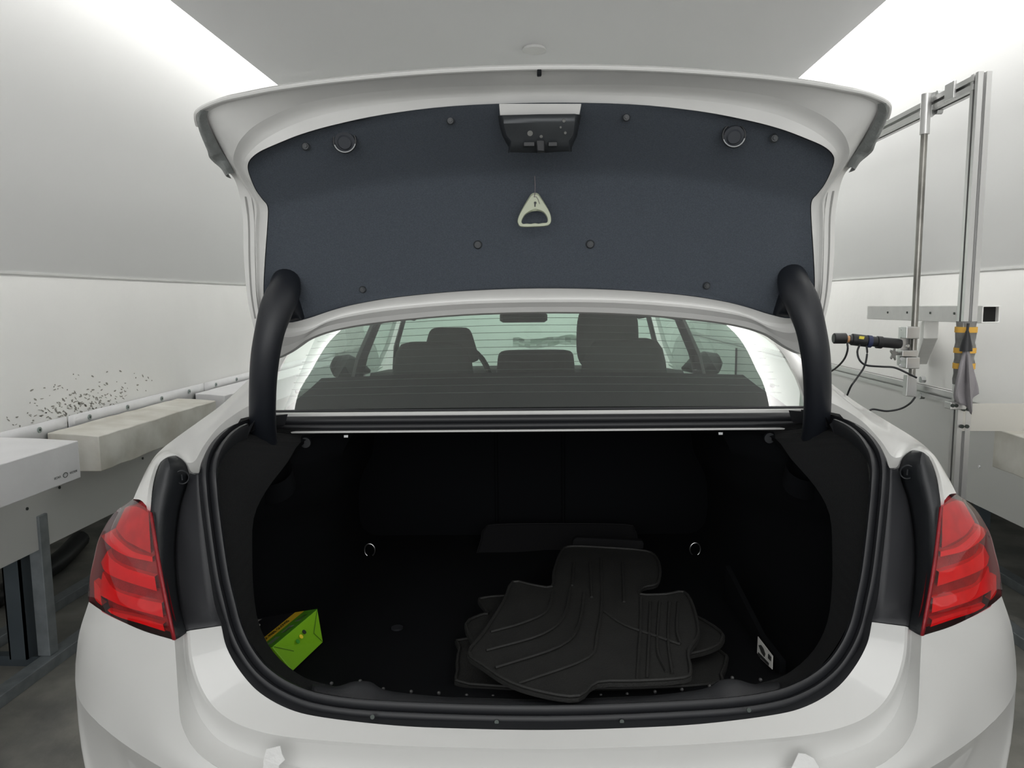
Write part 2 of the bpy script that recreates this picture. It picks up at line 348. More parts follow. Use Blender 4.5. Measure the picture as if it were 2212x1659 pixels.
# painted black channel between strip and white lip
bm = new()
Sfull = [(430,1021,1.42),(432,1060,1.415),(437,1110,1.405),(446,1180,1.39),(456,1250,1.37),(466,1310,1.345)]+SE
Pin = [(443,1022,1.435),(445,1060,1.425),(450,1110,1.42),(459,1180,1.405),(470,1250,1.385),(484,1310,1.365),(499,1352,1.35),(508,1395,1.34),(540,1440,1.33),(580,1480,1.32),(640,1512,1.305),(710,1530,1.30),(850,1544,1.29),(1000,1551,1.28),(1170,1553,1.275)]
loft(bm, [symc(Sfull), symc(Pin)], 4)
cp('sill_plate', bm, mat('sill_black', (.02, .021, .024), .3, coat=.3))
for u, v in ((805,1549),(1073,1560),(1343,1559),(1617,1534)):
    q = c(u, v, 1.262); bm = new(); disc(bm, q, (0, -1, .6), .004, .003, 12); cp('screw', bm, M_screw)
bm = new()
loft(bm, [symc([(430,1021,1.42),(420,1010,1.425),(425,1004,1.44)][:1]+[(445,985,1.462),(475,941,1.532),(520,912,1.622),(600,900,1.80)][::1]+[(600,900,1.80)])[:5],
          C((443,1022,1.435),(452,990,1.47),(480,950,1.54),(522,925,1.63),(600,908,1.80))], 4)
gs = bm.copy(); cp('gutter_strip', bm, M_rub)
for v in gs.verts: v.co.x *= -1
cp('gutter_strip', gs, M_rub)

# black side trims
bm = new()
co = C((347,999,1.40),(336,1030,1.385),(329,1070,1.37),(326,1105,1.36),(332,1150,1.345),(346,1240,1.31),(355,1290,1.295),(365,1335,1.28),(377,1383,1.27))
cm = C((362,988,1.395),(367,1010,1.385),(366,1045,1.38),(359,1085,1.372),(353,1140,1.358),(358,1230,1.33),(366,1290,1.313),(376,1335,1.297),(389,1376,1.276))
ci = C((380,984,1.43),(402,1000,1.435),(409,1022,1.435),(404,1050,1.435),(391,1090,1.427),(380,1160,1.41),(380,1235,1.385),(388,1305,1.355),(403,1365,1.292))
for sg in (0, 1):
    f = (lambda l: [mx(p) for p in l]) if sg else (lambda l: l)
    bm = new(); loft(bm, [f(co), f(cm), f(ci)], 4, kc=4); tp = cp('side_trim', bm, M_black, solid=.003)
    q = c(383, 1036, 1.385); q = mx(q) if sg else q; bm = new(); q += Vector((0, .012, 0)); ex = Vector((1, .25 if not sg else -.25, 0)).normalized(); ez = Vector((0, -.12, 1)).normalized(); qs = q+Vector((0, .008, 0))
    tube(bm, [qs+ex*.0125*math.cos(a_)+ez*.0135*math.sin(a_) for a_ in [math.radians(x) for x in range(0, 361, 15)]], .0016, 6, cap=False, up=Vector((0, 1, 0))); tube(bm, [qs+ez*.006, qs-ez*.006], .0022, 8, up=Vector((0, 1, 0)))
    cp('trim_cap', bm, M_black, tp)
    pl = C((412,1022,1.43),(405,1050,1.437),(391,1090,1.43),(380,1160,1.415),(380,1235,1.39),(388,1305,1.36),(402,1364,1.297))
    pm = C((418,1022,1.43),(415,1055,1.425),(411,1095,1.42),(407,1165,1.405),(410,1240,1.385),(420,1308,1.355),(432,1359,1.303))
    pr = C((430,1022,1.42),(432,1060,1.415),(437,1110,1.405),(446,1180,1.39),(456,1250,1.37),(466,1310,1.345),(479,1352,1.32))
    bm = new(); loft(bm, [f(pl), f(pm), f(pr)], 4, kc=3); cp('inner_trim', bm, M_trim, solid=.003)

# tail lamps
M_lens = glassmat('red_lens', (0.96, 0.36, 0.42), 0.9, 0.03, 1.5)
M_lbody = mat('lamp_maroon', (0.34, 0.012, 0.02), 0.35, bump=.2, bscale=300, var=.3, vscale=60)
M_lbar = mat('lamp_red', (0.80, 0.006, 0.016), 0.35, var=.15, vscale=30)
M_lup = mat('lamp_pale_red', (0.62, 0.03, 0.035), 0.3, var=.25, vscale=40)
li = [(325,1105,1.36),(331,1145,1.345),(338,1190,1.33),(346,1240,1.31),(355,1290,1.295),(365,1335,1.28),(376,1381,1.272)]
l1 = [(312,1095,1.375),(292,1135,1.372),(282,1180,1.358),(280,1230,1.343),(283,1285,1.325),(290,1325,1.308),(298,1357,1.302)]
l2 = [(297,1085,1.40),(260,1118,1.41),(235,1165,1.40),(228,1215,1.39),(225,1265,1.375),(225,1298,1.365),(232,1328,1.352)]
lo = [(287,1079,1.43),(245,1110,1.475),(215,1160,1.475),(203,1205,1.465),(194,1250,1.45),(190,1285,1.44),(192,1303,1.436)]
def lampY(u, v):                     # depth of the lens at an image position (design helper)
    def at(l):
        vv = min(max(v, l[0][1]), l[-1][1])
        for p, q in zip(l, l[1:]):
            if p[1] <= vv <= q[1]:
                t = (vv-p[1])/(q[1]-p[1]+1e-9); return p[0]+(q[0]-p[0])*t, p[2]+(q[2]-p[2])*t
    k = [at(l) for l in (lo, l2, l1, li)]
    if u <= k[0][0]: return k[0][1]
    for p, q in zip(k, k[1:]):
        if p[0] <= u <= q[0]: return p[1]+(q[1]-p[1])*(u-p[0])/(q[0]-p[0]+1e-9)
    return k[-1][1]
for sg in (0, 1):
    f = (lambda l: [mx(p) for p in l]) if sg else (lambda l: l)
    bm = new(); loft(bm, [f(C(*li)), f(C(*l1)), f(C(*l2)), f(C(*lo))], 4, kc=5)
    lens = cp('tail_lamp', bm, M_lens, label=('right' if sg else 'left')+' red tail lamp')
    sh = Vector((0, .022, 0))
    bm = new(); base = [f([p+Vector((.0, .020, 0)) for p in C(*l)]) for l in (li, l1, l2)]
    base.append(f([p+Vector((.02, .03, 0)) for p in C(*lo)])); loft(bm, base, 4, kc=4)
    cp('lamp_housing', bm, M_lbody, lens)
    def dens(l): return [(p.x, p.y) for p in smoothc([Vector((a_, b_, 0)) for a_, b_ in l], 3)]
    def bar(up, lw, m=M_lbar, nm='light_bar', back=.018, dy=.014):
        g = lambda l: [c(u, v, lampY(u, v)+.008) for u, v in l]
        U, L = g([tuple(x) for x in [Vector((a_, b_, 0)).to_2d() for a_, b_ in dens(up)]]), g(dens(lw)); bmx = new()
        loft(bmx, [f([p+Vector((0, back, 0)) for p in U]), f(U), f(L), f([p+Vector((0, back, 0)) for p in L])], 4); cp(nm, bmx, m, lens, auto=50)
    bar([(240,1146),(250,1161),(287,1191),(329,1203)], [(218,1158),(238,1180),(274,1201),(330,1214)])
    bar([(232,1190),(240,1207),(274,1228),(334,1246)], [(218,1215),(229,1236),(266,1254),(339,1277)])
    bar([(222,1236),(246,1272),(293,1291),(349,1303)], [(213,1284),(234,1295),(271,1311),(353,1334)])
    bar([(232,1318),(262,1325),(300,1334),(352,1349)], [(240,1325),(262,1335),(300,1346),(356,1364)], back=.012)
    bar([(203,1255),(210,1262),(214,1268),(216,1274)], [(204,1290),(207,1296),(212,1302),(220,1308)], m=mat('lamp_hot_spot', (1, .02, .015), .2), nm='reflector')  # brighter red puts the lit hot spot of the reflector into its colour
    bar([(270,1097),(290,1094),(305,1098),(321,1108)], [(250,1140),(270,1165),(295,1180),(326,1195)], m=M_lup, nm='upper_chamber')
    bm = new(); loft(bm, [f(C((325,1105,1.355),(346,1240,1.303),(376,1381,1.266))), f(C((330,1107,1.352),(352,1240,1.300),(381,1382,1.263)))], 5); cp('lamp_edge', bm, M_lbody, lens, solid=.004)

# trunk interior
Bin = [(1170,1512,1.34),(850,1500,1.35),(700,1477,1.37),(640,1453,1.42),(590,1408,1.46),(560,1350,1.49),(548,1280,1.52),(545,1200,1.54),(548,1120,1.57),(575,1060,1.62),(620,1000,1.72),(650,955,1.80),(700,936,1.85),(1162,933,1.86)]
SPin = [(1170,1530,1.30),(850,1520,1.31),(700,1505,1.325),(640,1487,1.335),(585,1445,1.35),(540,1385,1.365),(510,1320,1.385),(494,1250,1.405),(480,1150,1.43),(470,1060,1.45),(480,985,1.50),(520,940,1.62),(600,925,1.80),(1162,925,1.84)]
b0 = C(*SPin); b1 = C(*Bin)
for l in (b0, b1): l[0].x = 0; l[-1].x = 0
t1 = [Vector(p) for p in ((0,1.43,.62),(-.3,1.44,.62),(-.47,1.47,.62),(-.62,1.50,.621),(-.70,1.53,.625),(-.755,1.56,.68),(-.77,1.60,.76),(-.76,1.64,.84),(-.68,1.68,.9),(-.64,1.7,.97),(-.60,1.8,1.03),(-.56,1.86,1.06),(-.45,1.9,1.075),(0,1.9,1.08))]
t2 = [Vector(p) for p in ((0,1.95,.62),(-.3,1.95,.62),(-.47,1.95,.62),(-.54,1.95,.622),(-.58,1.95,.65),(-.59,1.95,.7),(-.59,1.95,.75),(-.58,1.95,.82),(-.54,1.95,.9),(-.53,1.95,.96),(-.5,1.95,1.03),(-.45,1.95,1.07),(-.35,1.95,1.085),(0,1.95,1.09))]
t3 = [Vector((p.x*.98, 2.4, p.z)) for p in t2]
bm = new(); loft(bm, [b0, b1], 3, mirror=True); cp('trunk_carpet_edge', bm, M_carp, auto=80)
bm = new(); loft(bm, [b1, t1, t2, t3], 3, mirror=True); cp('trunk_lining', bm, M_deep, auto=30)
bm = new(); box(bm, (-.62, 2.40, .58), (.62, 2.48, 1.12))
for x in (-.12, .10): box(bm, (x-.004, 2.385, .66), (x+.004, 2.401, 1.08))
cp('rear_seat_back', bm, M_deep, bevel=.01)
for sx in (-1, 1):
    u, v = (800, 1186) if sx < 0 else (1500, 1184)
    q = c(u, v, 2.2); bm = new(); pts = [q+Vector((.016*math.cos(a), -.01, .02*math.sin(a))) for a in [math.radians(x) for x in range(-60, 250, 20)]]
    tube(bm, pts, .0018, 8, up=Vector((0, 1, 0))); cp('tie_down_ring', bm, M_steel)
bm = new(); disc(bm, cz(858, 1358, .621), (0, 0, 1), .014, .004, 20); cp('floor_knob', bm, M_rub)
for u, v, uu in ((748,942,0), (1556,936,0)):
    q = c(u, v, 1.86); bm = new(); box(bm, q-Vector((.006,.004,.004)), q+Vector((.006,.004,.004))); cp('bracket', bm, M_steel, bevel=.001)
for sx, u, v in ((-1, 662, 955), (1, 1660, 945)):
    q = c(u, v, 1.83); bm = new(); disc(bm, q, (0, -1, 0), .013, .01, 20); cp('buffer', bm, M_black)
# side pocket lip lines and hinge pockets
for sx in (-1, 1):
    q = c(586, 1015, 1.72); q = mx(q) if sx > 0 else q
    bm = new(); pts = []
    for a in range(0, 360, 20): pts.append(q+Vector((.05*math.cos(math.radians(a)), .03*math.sin(math.radians(a)), .03*math.sin(math.radians(a)))))
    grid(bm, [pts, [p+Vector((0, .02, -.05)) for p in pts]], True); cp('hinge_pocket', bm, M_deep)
# sill trim with bumps
tb = [(675,1479,1.355),(725,1484,1.35),(765,1474,1.35),(800,1475,1.35),(830,1491,1.345),(890,1500,1.34),(1000,1509,1.335),(1170,1514,1.33)]
tm = [(673,1492,1.335),(725,1500,1.33),(765,1500,1.325),(800,1504,1.32),(830,1508,1.32),(890,1513,1.315),(1000,1520,1.31),(1170,1524,1.305)]
tf = [(672,1508,1.325),(725,1520,1.315),(765,1524,1.31),(800,1527,1.305),(830,1530,1.30),(890,1534,1.295),(1000,1539,1.29),(1170,1542,1.285)]
bm = new(); loft(bm, [symc([(u, v-1, Y+.02) for u, v, Y in tb]), symc(tb), symc(tm), symc(tf)], 4, kc=2)
sill = cp('sill_trim', bm, mat('sill_grey', (.022, .023, .026), .5, bump=.1, bscale=900), solid=.002)
for u, v in ((716,1476),(778,1471),(828,1488),(888,1494),(948,1497),(1008,1502),(1065,1504),(1298,1502),(1355,1499),(1415,1494),(1473,1489),(1533,1482),(1582,1464),(1643,1468)):
    q = c(u, v, 1.36); bm = new(); disc(bm, q, (0, -1, .8), .0036, .003, 10, r2=.0018); cp('clip', bm, mat('clip_grey', (.06, .06, .06), .5), sill)
q = c(1176, 1512, 1.37); bm = new(); tube(bm, [q, q+Vector((0, 0, .022))], .0025, 8, up=Vector((0, 1, 0))); cp('latch_striker', bm, M_steel, sill)
# care label stuck on the right pocket wall
st = C((1638,1375,1.58),(1670,1417,1.485),(1669,1446,1.465),(1636,1415,1.56))
ax = (st[1]-st[0]); ax.z = 0; ax.normalize(); bm = new(); dv = [st[0]-ax*.28, st[1]+ax*.03]; dv = [Vector((p.x+.004, p.y, z)) for p, z in ((dv[0], .622), (dv[1], .622), (dv[1], st[1].z+.004), (st[0], st[0].z+.004), (dv[0], st[0].z+.06))]
plate(bm, dv, Vector((.012, 0, 0))); cp('pocket_divider', bm, M_deep, smooth=False)
bm = new(); plate(bm, st, Vector((-.001, 0, 0))); 
stick = cp('sticker', bm, mat('label_paper', (.62, .61, .58), .6), smooth=False, label='white label on the pocket wall')
def inq(q, a, b): return (q[0].lerp(q[1], a)).lerp(q[3].lerp(q[2], a), b)
bm = new()
for a, b_, a2, b2 in ((.12,.28,.55,.62),):
    plate(bm, [inq(st, .1, .38), inq(st, .25, .22), inq(st, .42, .26), inq(st, .55, .45), inq(st, .5, .68), inq(st, .3, .6)], Vector((-.0022, 0, 0)))
for k in range(4): plate(bm, [inq(st, .08, .78+.05*k), inq(st, .8, .78+.05*k), inq(st, .8, .80+.05*k), inq(st, .08, .80+.05*k)], Vector((-.0022, 0, 0)))
plate(bm, [inq(st, .75, .2), inq(st, .92, .2), inq(st, .92, .5), inq(st, .75, .5)], Vector((-.0022, 0, 0)))
cp('sticker_print', bm, mat('print_black', (.03, .03, .03), .6), stick, smooth=False)

# hinge arms
for sg in (0, 1):
    pts = [(592,1060,1.90),(580,1015,1.80),(571,960,1.72),(567,900,1.665),(568,830,1.63),(573,770,1.615),(583,715,1.615),(597,668,1.63),(613,630,1.65),(617,600,1.675),(618,580,1.69)]
    rr = [.030,.031,.031,.030,.030,.031,.032,.036,.036,.030,.014]
    P = C(*pts); P = [mx(p) for p in P] if sg else P
    ps = smoothc(P, 4); rs = [r.x for r in smoothc([Vector((r, 0, 0)) for r in rr], 4)]
    bm = new(); tube(bm, ps, [(r, r*.8) for r in rs], 20, up=Vector((0, 1, 0.01)))
    h = cp('hinge_arm', bm, M_hinge)
    FT = [(598,588,1.69),(590,640,1.66),(600,690,1.66),(640,692,1.68),(655,690,1.69),(648,640,1.69),(635,590,1.695),(616,572,1.70)]
    fl = C(*FT); fl = [mx(p) for p in fl] if sg else fl
    cc = sum(fl, Vector())/len(fl)
    bm = new(); rg = smoothc(fl, 3, True)
    rows = [[p+Vector((0, .01, 0)) for p in rg], [p.lerp(cc, .12)+Vector((0, -.008, 0)) for p in rg], [p.lerp(cc, .5)+Vector((0, -.022, 0)) for p in rg], [p.lerp(cc, .95)+Vector((0, -.026, 0)) for p in rg]]
    grid(bm, rows, True); cp('hinge_foot', bm, M_hinge, h, auto=70)

# ---- trunk lid
H_ = [(1165,674),(1000,679),(850,692),(740,708),(672,729),(628,758),(588,772),(560,738),(545,695),(534,640),(527,560),(525,480),(518,425),(505,385),(480,362),(455,332),(434,290),(424,255),(432,237),(470,219),(520,207),(610,190),(750,172),(950,155),(1165,147)]
HY = [1.72,1.72,1.72,1.72,1.72,1.72,1.72,1.715,1.705,1.69,1.67,1.65,1.63,1.60,1.56,1.52,1.47,1.43,1.41,1.40,1.39,1.38,1.365,1.355,1.35]
A_ = [(1165,663),(1000,668),(850,681),(745,696),(688,711),(645,737),(602,748),(574,718),(557,682),(551,630),(549,560),(548,480),(541,425),(513,383),(498,358),(477,322),(459,285),(448,256),(452,241),(482,226),(530,214),(615,198),(752,180),(950,163),(1165,155)]
AY = [1.71,1.71,1.71,1.71,1.71,1.71,1.71,1.70,1.69,1.675,1.655,1.635,1.615,1.59,1.555,1.52,1.475,1.44,1.425,1.415,1.405,1.395,1.38,1.368,1.362]
B_ = [(1165,653),(1000,657),(855,669),(760,683),(705,697),(660,720),(612,728),(582,705),(563,675),(556,625),(554,560),(553,490),(553,440),(532,402),(517,378),(507,358),(504,342),(509,322),(521,300),(547,274),(592,248),(662,222),(780,202),(960,188),(1165,184)]
BY = [1.695,1.695,1.695,1.695,1.695,1.695,1.695,1.69,1.685,1.668,1.648,1.628,1.605,1.575,1.545,1.52,1.495,1.475,1.46,1.45,1.44,1.43,1.42,1.412,1.408]
Cx = [(1165,641),(1000,645),(858,657),(765,671),(714,686),(668,704),(618,708),(590,690),(571,665),(564,625),(563,560),(562,490),(561,450),(552,415),(540,393),(530,375),(526,358),(531,340),(550,318),(580,296),(625,273),(690,250),(800,228),(970,211),(1165,207)]
CY = [1.705,1.705,1.705,1.705,1.705,1.705,1.705,1.70,1.695,1.68,1.66,1.64,1.615,1.59,1.565,1.54,1.52,1.50,1.485,1.475,1.465,1.455,1.445,1.438,1.433]
D_ = [(1165,623),(1000,629),(860,642),(770,657),(716,671),(665,688),(622,697),(592,685),(573,662),(569,625),(572,560),(577,490),(578,448),(566,430),(552,410),(541,385),(535,362),(540,345),(560,328),(597,311),(650,290),(720,270),(830,247),(980,229),(1165,222)]
DY = [1.69,1.69,1.69,1.69,1.69,1.69,1.69,1.69,1.685,1.67,1.65,1.63,1.61,1.59,1.57,1.545,1.52,1.50,1.485,1.475,1.468,1.46,1.452,1.446,1.443]
def ring(uv, Y):
    l = [c(u, v, y) for (u, v), y in zip(uv, Y)]; l[0].x = 0; l[-1].x = 0
    return l + [mx(p) for p in l[-2:0:-1]]
RH, RA, RB, RC, RD = ring(H_, HY), ring(A_, AY), ring(B_, BY), ring(Cx, CY), ring(D_, DY)
bm = new()
def hemedge(r, d): return [p+d for p in r]
RH2 = [p+Vector((p.x*-.012, -.0, -.004 if p.z > 1.7 else .004)) for p in RH]
loft(bm, [RH, RA], 4, closed=True); loft(bm, [RA, RB], 4, closed=True); loft(bm, [RB, [p.lerp(q, .5)+Vector((0, .006, 0)) for p, q in zip(RB, RC)], RC], 4, kc=2, closed=True); loft(bm, [RC, RD], 4, closed=True)
def lidY(u, v):
    fold = 378+70*((abs(u-1165)-100)/480)**2 if abs(u-1165) > 100 else 378
    if v < fold: return 1.443+(1.622-1.443)*max(0, (v-225)/(fold-225))
    return 1.622+(1.692-1.622)*(v-fold)/(640-fold)
lid = cp('trunk_lid', bm, M_whitein, solid=0.0, auto=25, label='white inner frame of the open trunk lid')
for sg in (0, 1):
    l = smoothc(C(*[(u+3, v, y-.004) for (u, v), y in zip(A_[8:13], AY[8:13])]), 4); l = [mx(p) for p in l] if sg else l
    bm = new(); tube(bm, l, .0014, 6, up=Vector((0, 1, 0))); cp('frame_stripe', bm, mat('stripe_grey', (.33, .33, .32), .5), lid)  # grey tubes drawn for the darker stripes along the stepped frame side
    l = smoothc([Vector(p) for p in [RH[i]*.45+RA[i]*.55+Vector((0, -.001, 0)) for i in range(8, 13)]], 4); l = [mx(p) for p in l] if sg else l
    bm = new(); tube(bm, l, .002, 6, up=Vector((0, 1, 0))); cp('frame_stripe', bm, MAT['stripe_grey'], lid)
# outer skin and rolled hem
bm = new(); back = [p+Vector((0, .018, .012 if p.z > 1.6 else -.004)) for p in RH]; cb = Vector((0, 1.68, 1.62))
loft(bm, [RH, back], 4, closed=True)
rg = smoothc(back, 4, True); grid(bm, [rg, [p.lerp(cb, .12)+Vector((0, .03, .01)) for p in rg], [p.lerp(cb, .5)+Vector((0, .05, .01)) for p in rg], [p.lerp(cb, .98)+Vector((0, .05, 0)) for p in rg]], True)
cp('lid_skin', bm, M_white, lid)
bm = new(); hs = smoothc(RH, 4, True); n = len(hs)
tube(bm, [hs[i % n]+Vector((0, -.001, 0)) for i in range(17*4-2, n-17*4+3)], .0042, 8, up=Vector((0, 1, 0)))
cp('lid_hem', bm, M_white, lid)
# felt liner
LC = (1165, 440)
def lring(s, dy):
    l = []
    for (u, v) in D_:
        a, b2 = LC[0]+(u-LC[0])*s, LC[1]+(v-LC[1])*s
        l.append(c(a, b2, lidY(a, b2)-dy))
    l[0].x = 0; l[-1].x = 0
    return l + [mx(p) for p in l[-2:0:-1]]
bm = new()
loft(bm, [[p+Vector((0, .004, 0)) for p in RD], [p.lerp(q, .5)+Vector((0, -.004, 0)) for p, q in zip(RD, lring(.985, .006))], lring(.97, .006), lring(.91, .008), lring(.85, .008), lring(.79, .008), lring(.73, .008), lring(.67, .008), lring(.6, .008), lring(.53, .008), lring(.45, .008), lring(.37, .008), lring(.3, .008), lring(.22, .008), lring(.15, .008), lring(.02, .008)], 4, closed=True)
liner = cp('lid_liner', bm, M_liner, lid, auto=75)
for u, v, r in ((660,315,.009),(973,260,.008),(1353,253,.008),(1673,298,.009),(783,625,.0085),(1527,617,.0085),(1032,528,.010),(1275,527,.010)):
    q = c(u, v, lidY(u, v)-.012); bm = new(); disc(bm, q+Vector((0, .004, 0)), (0, -1, -.15), r, .006, 20, r2=r*.7); disc(bm, q, (0, -1, -.15), r*.45, .005, 12)
    cp('fastener', bm, mat('fastener_grey', (.05, .055, .06), .45), lid)
for u, v in ((745,305),(1585,293)):
    q = c(u, v, lidY(u, v)-.016); bm = new(); disc(bm, q+Vector((0, .004, 0)), (0, -1, -.5), .0205, .006, 32); disc(bm, q+Vector((0, .0, -.002)), (0, -1, -.5), .016, .005, 32, r2=.012)
    cap_ = cp('access_cap', bm, mat('cap_grey', (.045, .05, .06), .5), lid)
    bm = new(); tube(bm, [q+Vector((.0215*math.cos(a), -.002, .0215*math.sin(a))) for a in [math.radians(x) for x in range(200, 345, 12)]], .0014, 6, up=Vector((0, 1, 0))); cp('cap_rim', bm, mat('cap_rim_grey', (.4, .42, .43), .4), lid)
    bm = new(); tube(bm, [q+Vector((.022*math.cos(a), -.001, .022*math.sin(a))) for a in [math.radians(x) for x in range(0, 361, 12)]], .0022, 6, up=Vector((0, 1, 0))); cp('cap_groove', bm, M_black, lid)
# latch recess plate and latch
bm = new(); plate(bm, C((1078,224,1.425),(1256,224,1.425),(1252,247,1.437),(1080,249,1.437)), Vector((0, .008, 0))); cp('latch_surround', bm, M_whitein, lid, bevel=.001)
bm = new(); rows = [C((1079,250,1.44),(1090,249,1.428),(1165,247,1.426),(1240,246,1.428),(1252,248,1.44)), C((1082,270,1.45),(1090,266,1.43),(1165,264,1.428),(1240,263,1.43),(1248,270,1.45)),
        C((1088,292,1.46),(1096,290,1.445),(1165,290,1.442),(1236,290,1.445),(1244,292,1.46)), C((1102,318,1.47),(1106,303,1.45),(1165,304,1.448),(1227,303,1.45),(1232,318,1.47)), C((1101,330,1.48),(1105,328,1.462),(1165,329,1.46),(1228,326,1.462),(1232,328,1.48))]
grid(bm, rows); lat = cp('latch', bm, mat('latch_metal', (.045, .05, .055), .35, metal=.3), lid, solid=.003, auto=30)
for a, b2 in ((1131, 1155), (1184, 1204)):
    bm = new(); box(bm, c(a,318,1.448), c(b2,306,1.44)); cp('latch_slot', bm, M_black, lid, bevel=.001)
bm = new(); plate(bm, C((1158,302,1.435),(1176,302,1.435),(1177,328,1.44),(1160,327,1.44)), Vector((0, .012, 0))); cp('latch_claw', bm, M_black, lid, bevel=.002)
for u, v, r in ((1145,287,.0052),(1169,294,.003),(1218,260,.003),(1211,274,.002),(1221,286,.0025)):
    bm = new(); disc(bm, c(u, v, 1.426+.0005*(v-260)), (0, -1, -.6), r, .003, 14); cp('rivet', bm, M_steel, lid)
bm = new(); box(bm, c(1152,272,1.441), c(1164,267,1.436)); cp('latch_hole', bm, M_black, lid)
bm = new(); plate(bm, C((1160,149,1.345),(1170,149,1.345),(1170,163,1.355),(1160,164,1.355)), Vector((0, .008, 0))); cp('rubber_stop', bm, M_black, lid, bevel=.0015)
# grey foam gaskets of the lid lamps at both corners
for sg in (0, 1):
    f = (lambda l: [mx(p) for p in l]) if sg else (lambda l: l)
    go = C((432,238,1.40),(426,256,1.42),(430,282,1.45),(441,310,1.48),(448,326,1.50),(452,340,1.52),(463,352,1.54),(477,364,1.55),(488,381,1.56))
    gm = [p+Vector((0, -.010 if i % 2 else -.004, 0)) for i, p in enumerate(C((440,240,1.40),(436,258,1.42),(441,282,1.445),(452,308,1.475),(460,322,1.49),(467,334,1.51),(477,345,1.53),(488,358,1.54),(497,376,1.55)))]
    gi = C((450,240,1.41),(447,258,1.43),(456,284,1.46),(469,308,1.49),(476,322,1.505),(484,334,1.52),(492,347,1.535),(500,360,1.55),(506,374,1.56))
    bm = new(); loft(bm, [[p+Vector((0,.03,0)) for p in f(go)], f(go), f(gm), f(gi)], 3, kc=2); cp('lamp_gasket', bm, mat('gasket_grey', (.22, .235, .23), .4, bump=.5, bscale=45), lid, auto=60)

# ---- windows and cabin
M_gl = glassmat('green_glass', (.80, .92, .86), 1.0, 0.0, 1.75)
gb = lambda x: Vector((x, 1.90+.06*(x/.69)**2, 1.115))
rows = []
for s in [i/30 for i in range(31)]:
    e = smoothc(gl, 10)[round(s*30)]; row = []
    for k in range(-12, 13):
        t_ = k/12; x = e.x*-t_; cy = e.y-.05*(1-t_*t_); cz_ = e.z+.035*(1-t_*t_)*(.3+.7*s)
        row.append(Vector((x, cy, cz_)))
    rows.append(row)
bm = new(); grid(bm, rows); rw = cp('rear_window', bm, M_gl, label='green tinted rear window with heating wires')
bm = new()
for i in range(4, 30):
    s = i/30; e = smoothc(gl, 10)[int(s*30)]
    if i % 2: continue
    tube(bm, [Vector((e.x*-(k/12)*.93, e.y-.05*(1-(k/12)**2)+.002, e.z+.035*(1-(k/12)**2)*(.3+.7*s)-.002)) for k in range(-12, 13)], .0007, 4, cap=False)
cp('heating_wires', bm, mat('wire_brown', (.10, .12, .11), .5), rw)
bm = new(); grid(bm, [[Vector((x, Y, z+.015*(1-(x/.7)**2))) for x in (-.7, -.4, 0, .4, .7)] for Y, z in ((1.94, 1.085), (2.1, 1.105), (2.3, 1.125), (2.45, 1.145), (2.5, 1.12), (2.52, .9))]); cp('parcel_shelf', bm, mat('shelf_fabric', (.006, .008, .009), .8, spec=.2), auto=60)
bm = new(); grid(bm, [[Vector((x, Y, z)) for x in (-.85, .85)] for Y, z in ((2.4, .5), (2.5, .35), (4.4, .3), (4.5, .9))]); cp('cabin_floor', bm, M_seat)
for u, v in ((643,848),(1668,835)):
    bm = new(); disc(bm, c(u, v, 2.08), (0, -.3, 1), .007, .006, 16); cp('shelf_button', bm, M_black)
# side windows, pillars, doors inner
for sg in (-1, 1):
    bm = new(); grid(bm, [[Vector((sg*.85, 2.45, 1.0)), Vector((sg*.87, 3.4, .96)), Vector((sg*.86, 4.35, .95))], [Vector((sg*.74, 2.65, 1.33)), Vector((sg*.66, 3.3, 1.37)), Vector((sg*.63, 3.72, 1.35))]]); cp('side_window', bm, M_gl)
    bm = new(); grid(bm, [[Vector((sg*.80, Y, z)) for Y in (2.4, 3.4, 4.5)] for z in (.35, .97)]); cp('door_lining', bm, M_seat)
    for (a, b2, r0, r1, nm) in (((.79, 3.28, .95), (.62, 3.18, 1.37), .065, .05, 'centre_pillar'), ((.78, 4.40, .95), (.60, 3.74, 1.36), .035, .03, 'front_pillar')):
        bm = new(); tube(bm, [Vector((sg*a[0], a[1], a[2])), Vector((sg*(a[0]+b2[0])/2+sg*.02, (a[1]+b2[1])/2, (a[2]+b2[2])/2)), Vector((sg*b2[0], b2[1], b2[2]))], [(r0*.35, r0), (r0*.35, (r0+r1)/2), (r1*.35, r1)], 12, up=Vector((0, 1, 0))); cp(nm, bm, mat('pillar_grey', (.12, .12, .12), .7))
    bm = new(); q = Vector((sg*.98, 4.05, 1.04)); tube(bm, [q+Vector((-.12*sg, .02, -.03)), q+Vector((-.07*sg, 0, -.01)), q, q+Vector((.06*sg, .01, 0)), q+Vector((.09*sg, .03, 0))], [.01, .045, .07, .06, .02], 14, r2=None); cp('door_mirror', bm, M_black)
bm = new(); grid(bm, [roofrow(2.62, 1.355, .57), roofrow(3.2, 1.385, .60), roofrow(3.72, 1.35, .57)]); cp('headliner', bm, M_seat)
bm = new(); grid(bm, [[Vector((x*1.0, 4.5-.2*abs(x)**2, .97)) for x in (-.78, -.4, 0, .4, .78)], [Vector((x, 4.1-.15*x*x, 1.18)) for x in (-.7, -.35, 0, .35, .7)], [Vector((x, 3.75-.1*x*x, 1.365)) for x in (-.6, -.3, 0, .3, .6)]]); cp('windscreen', bm, M_gl)
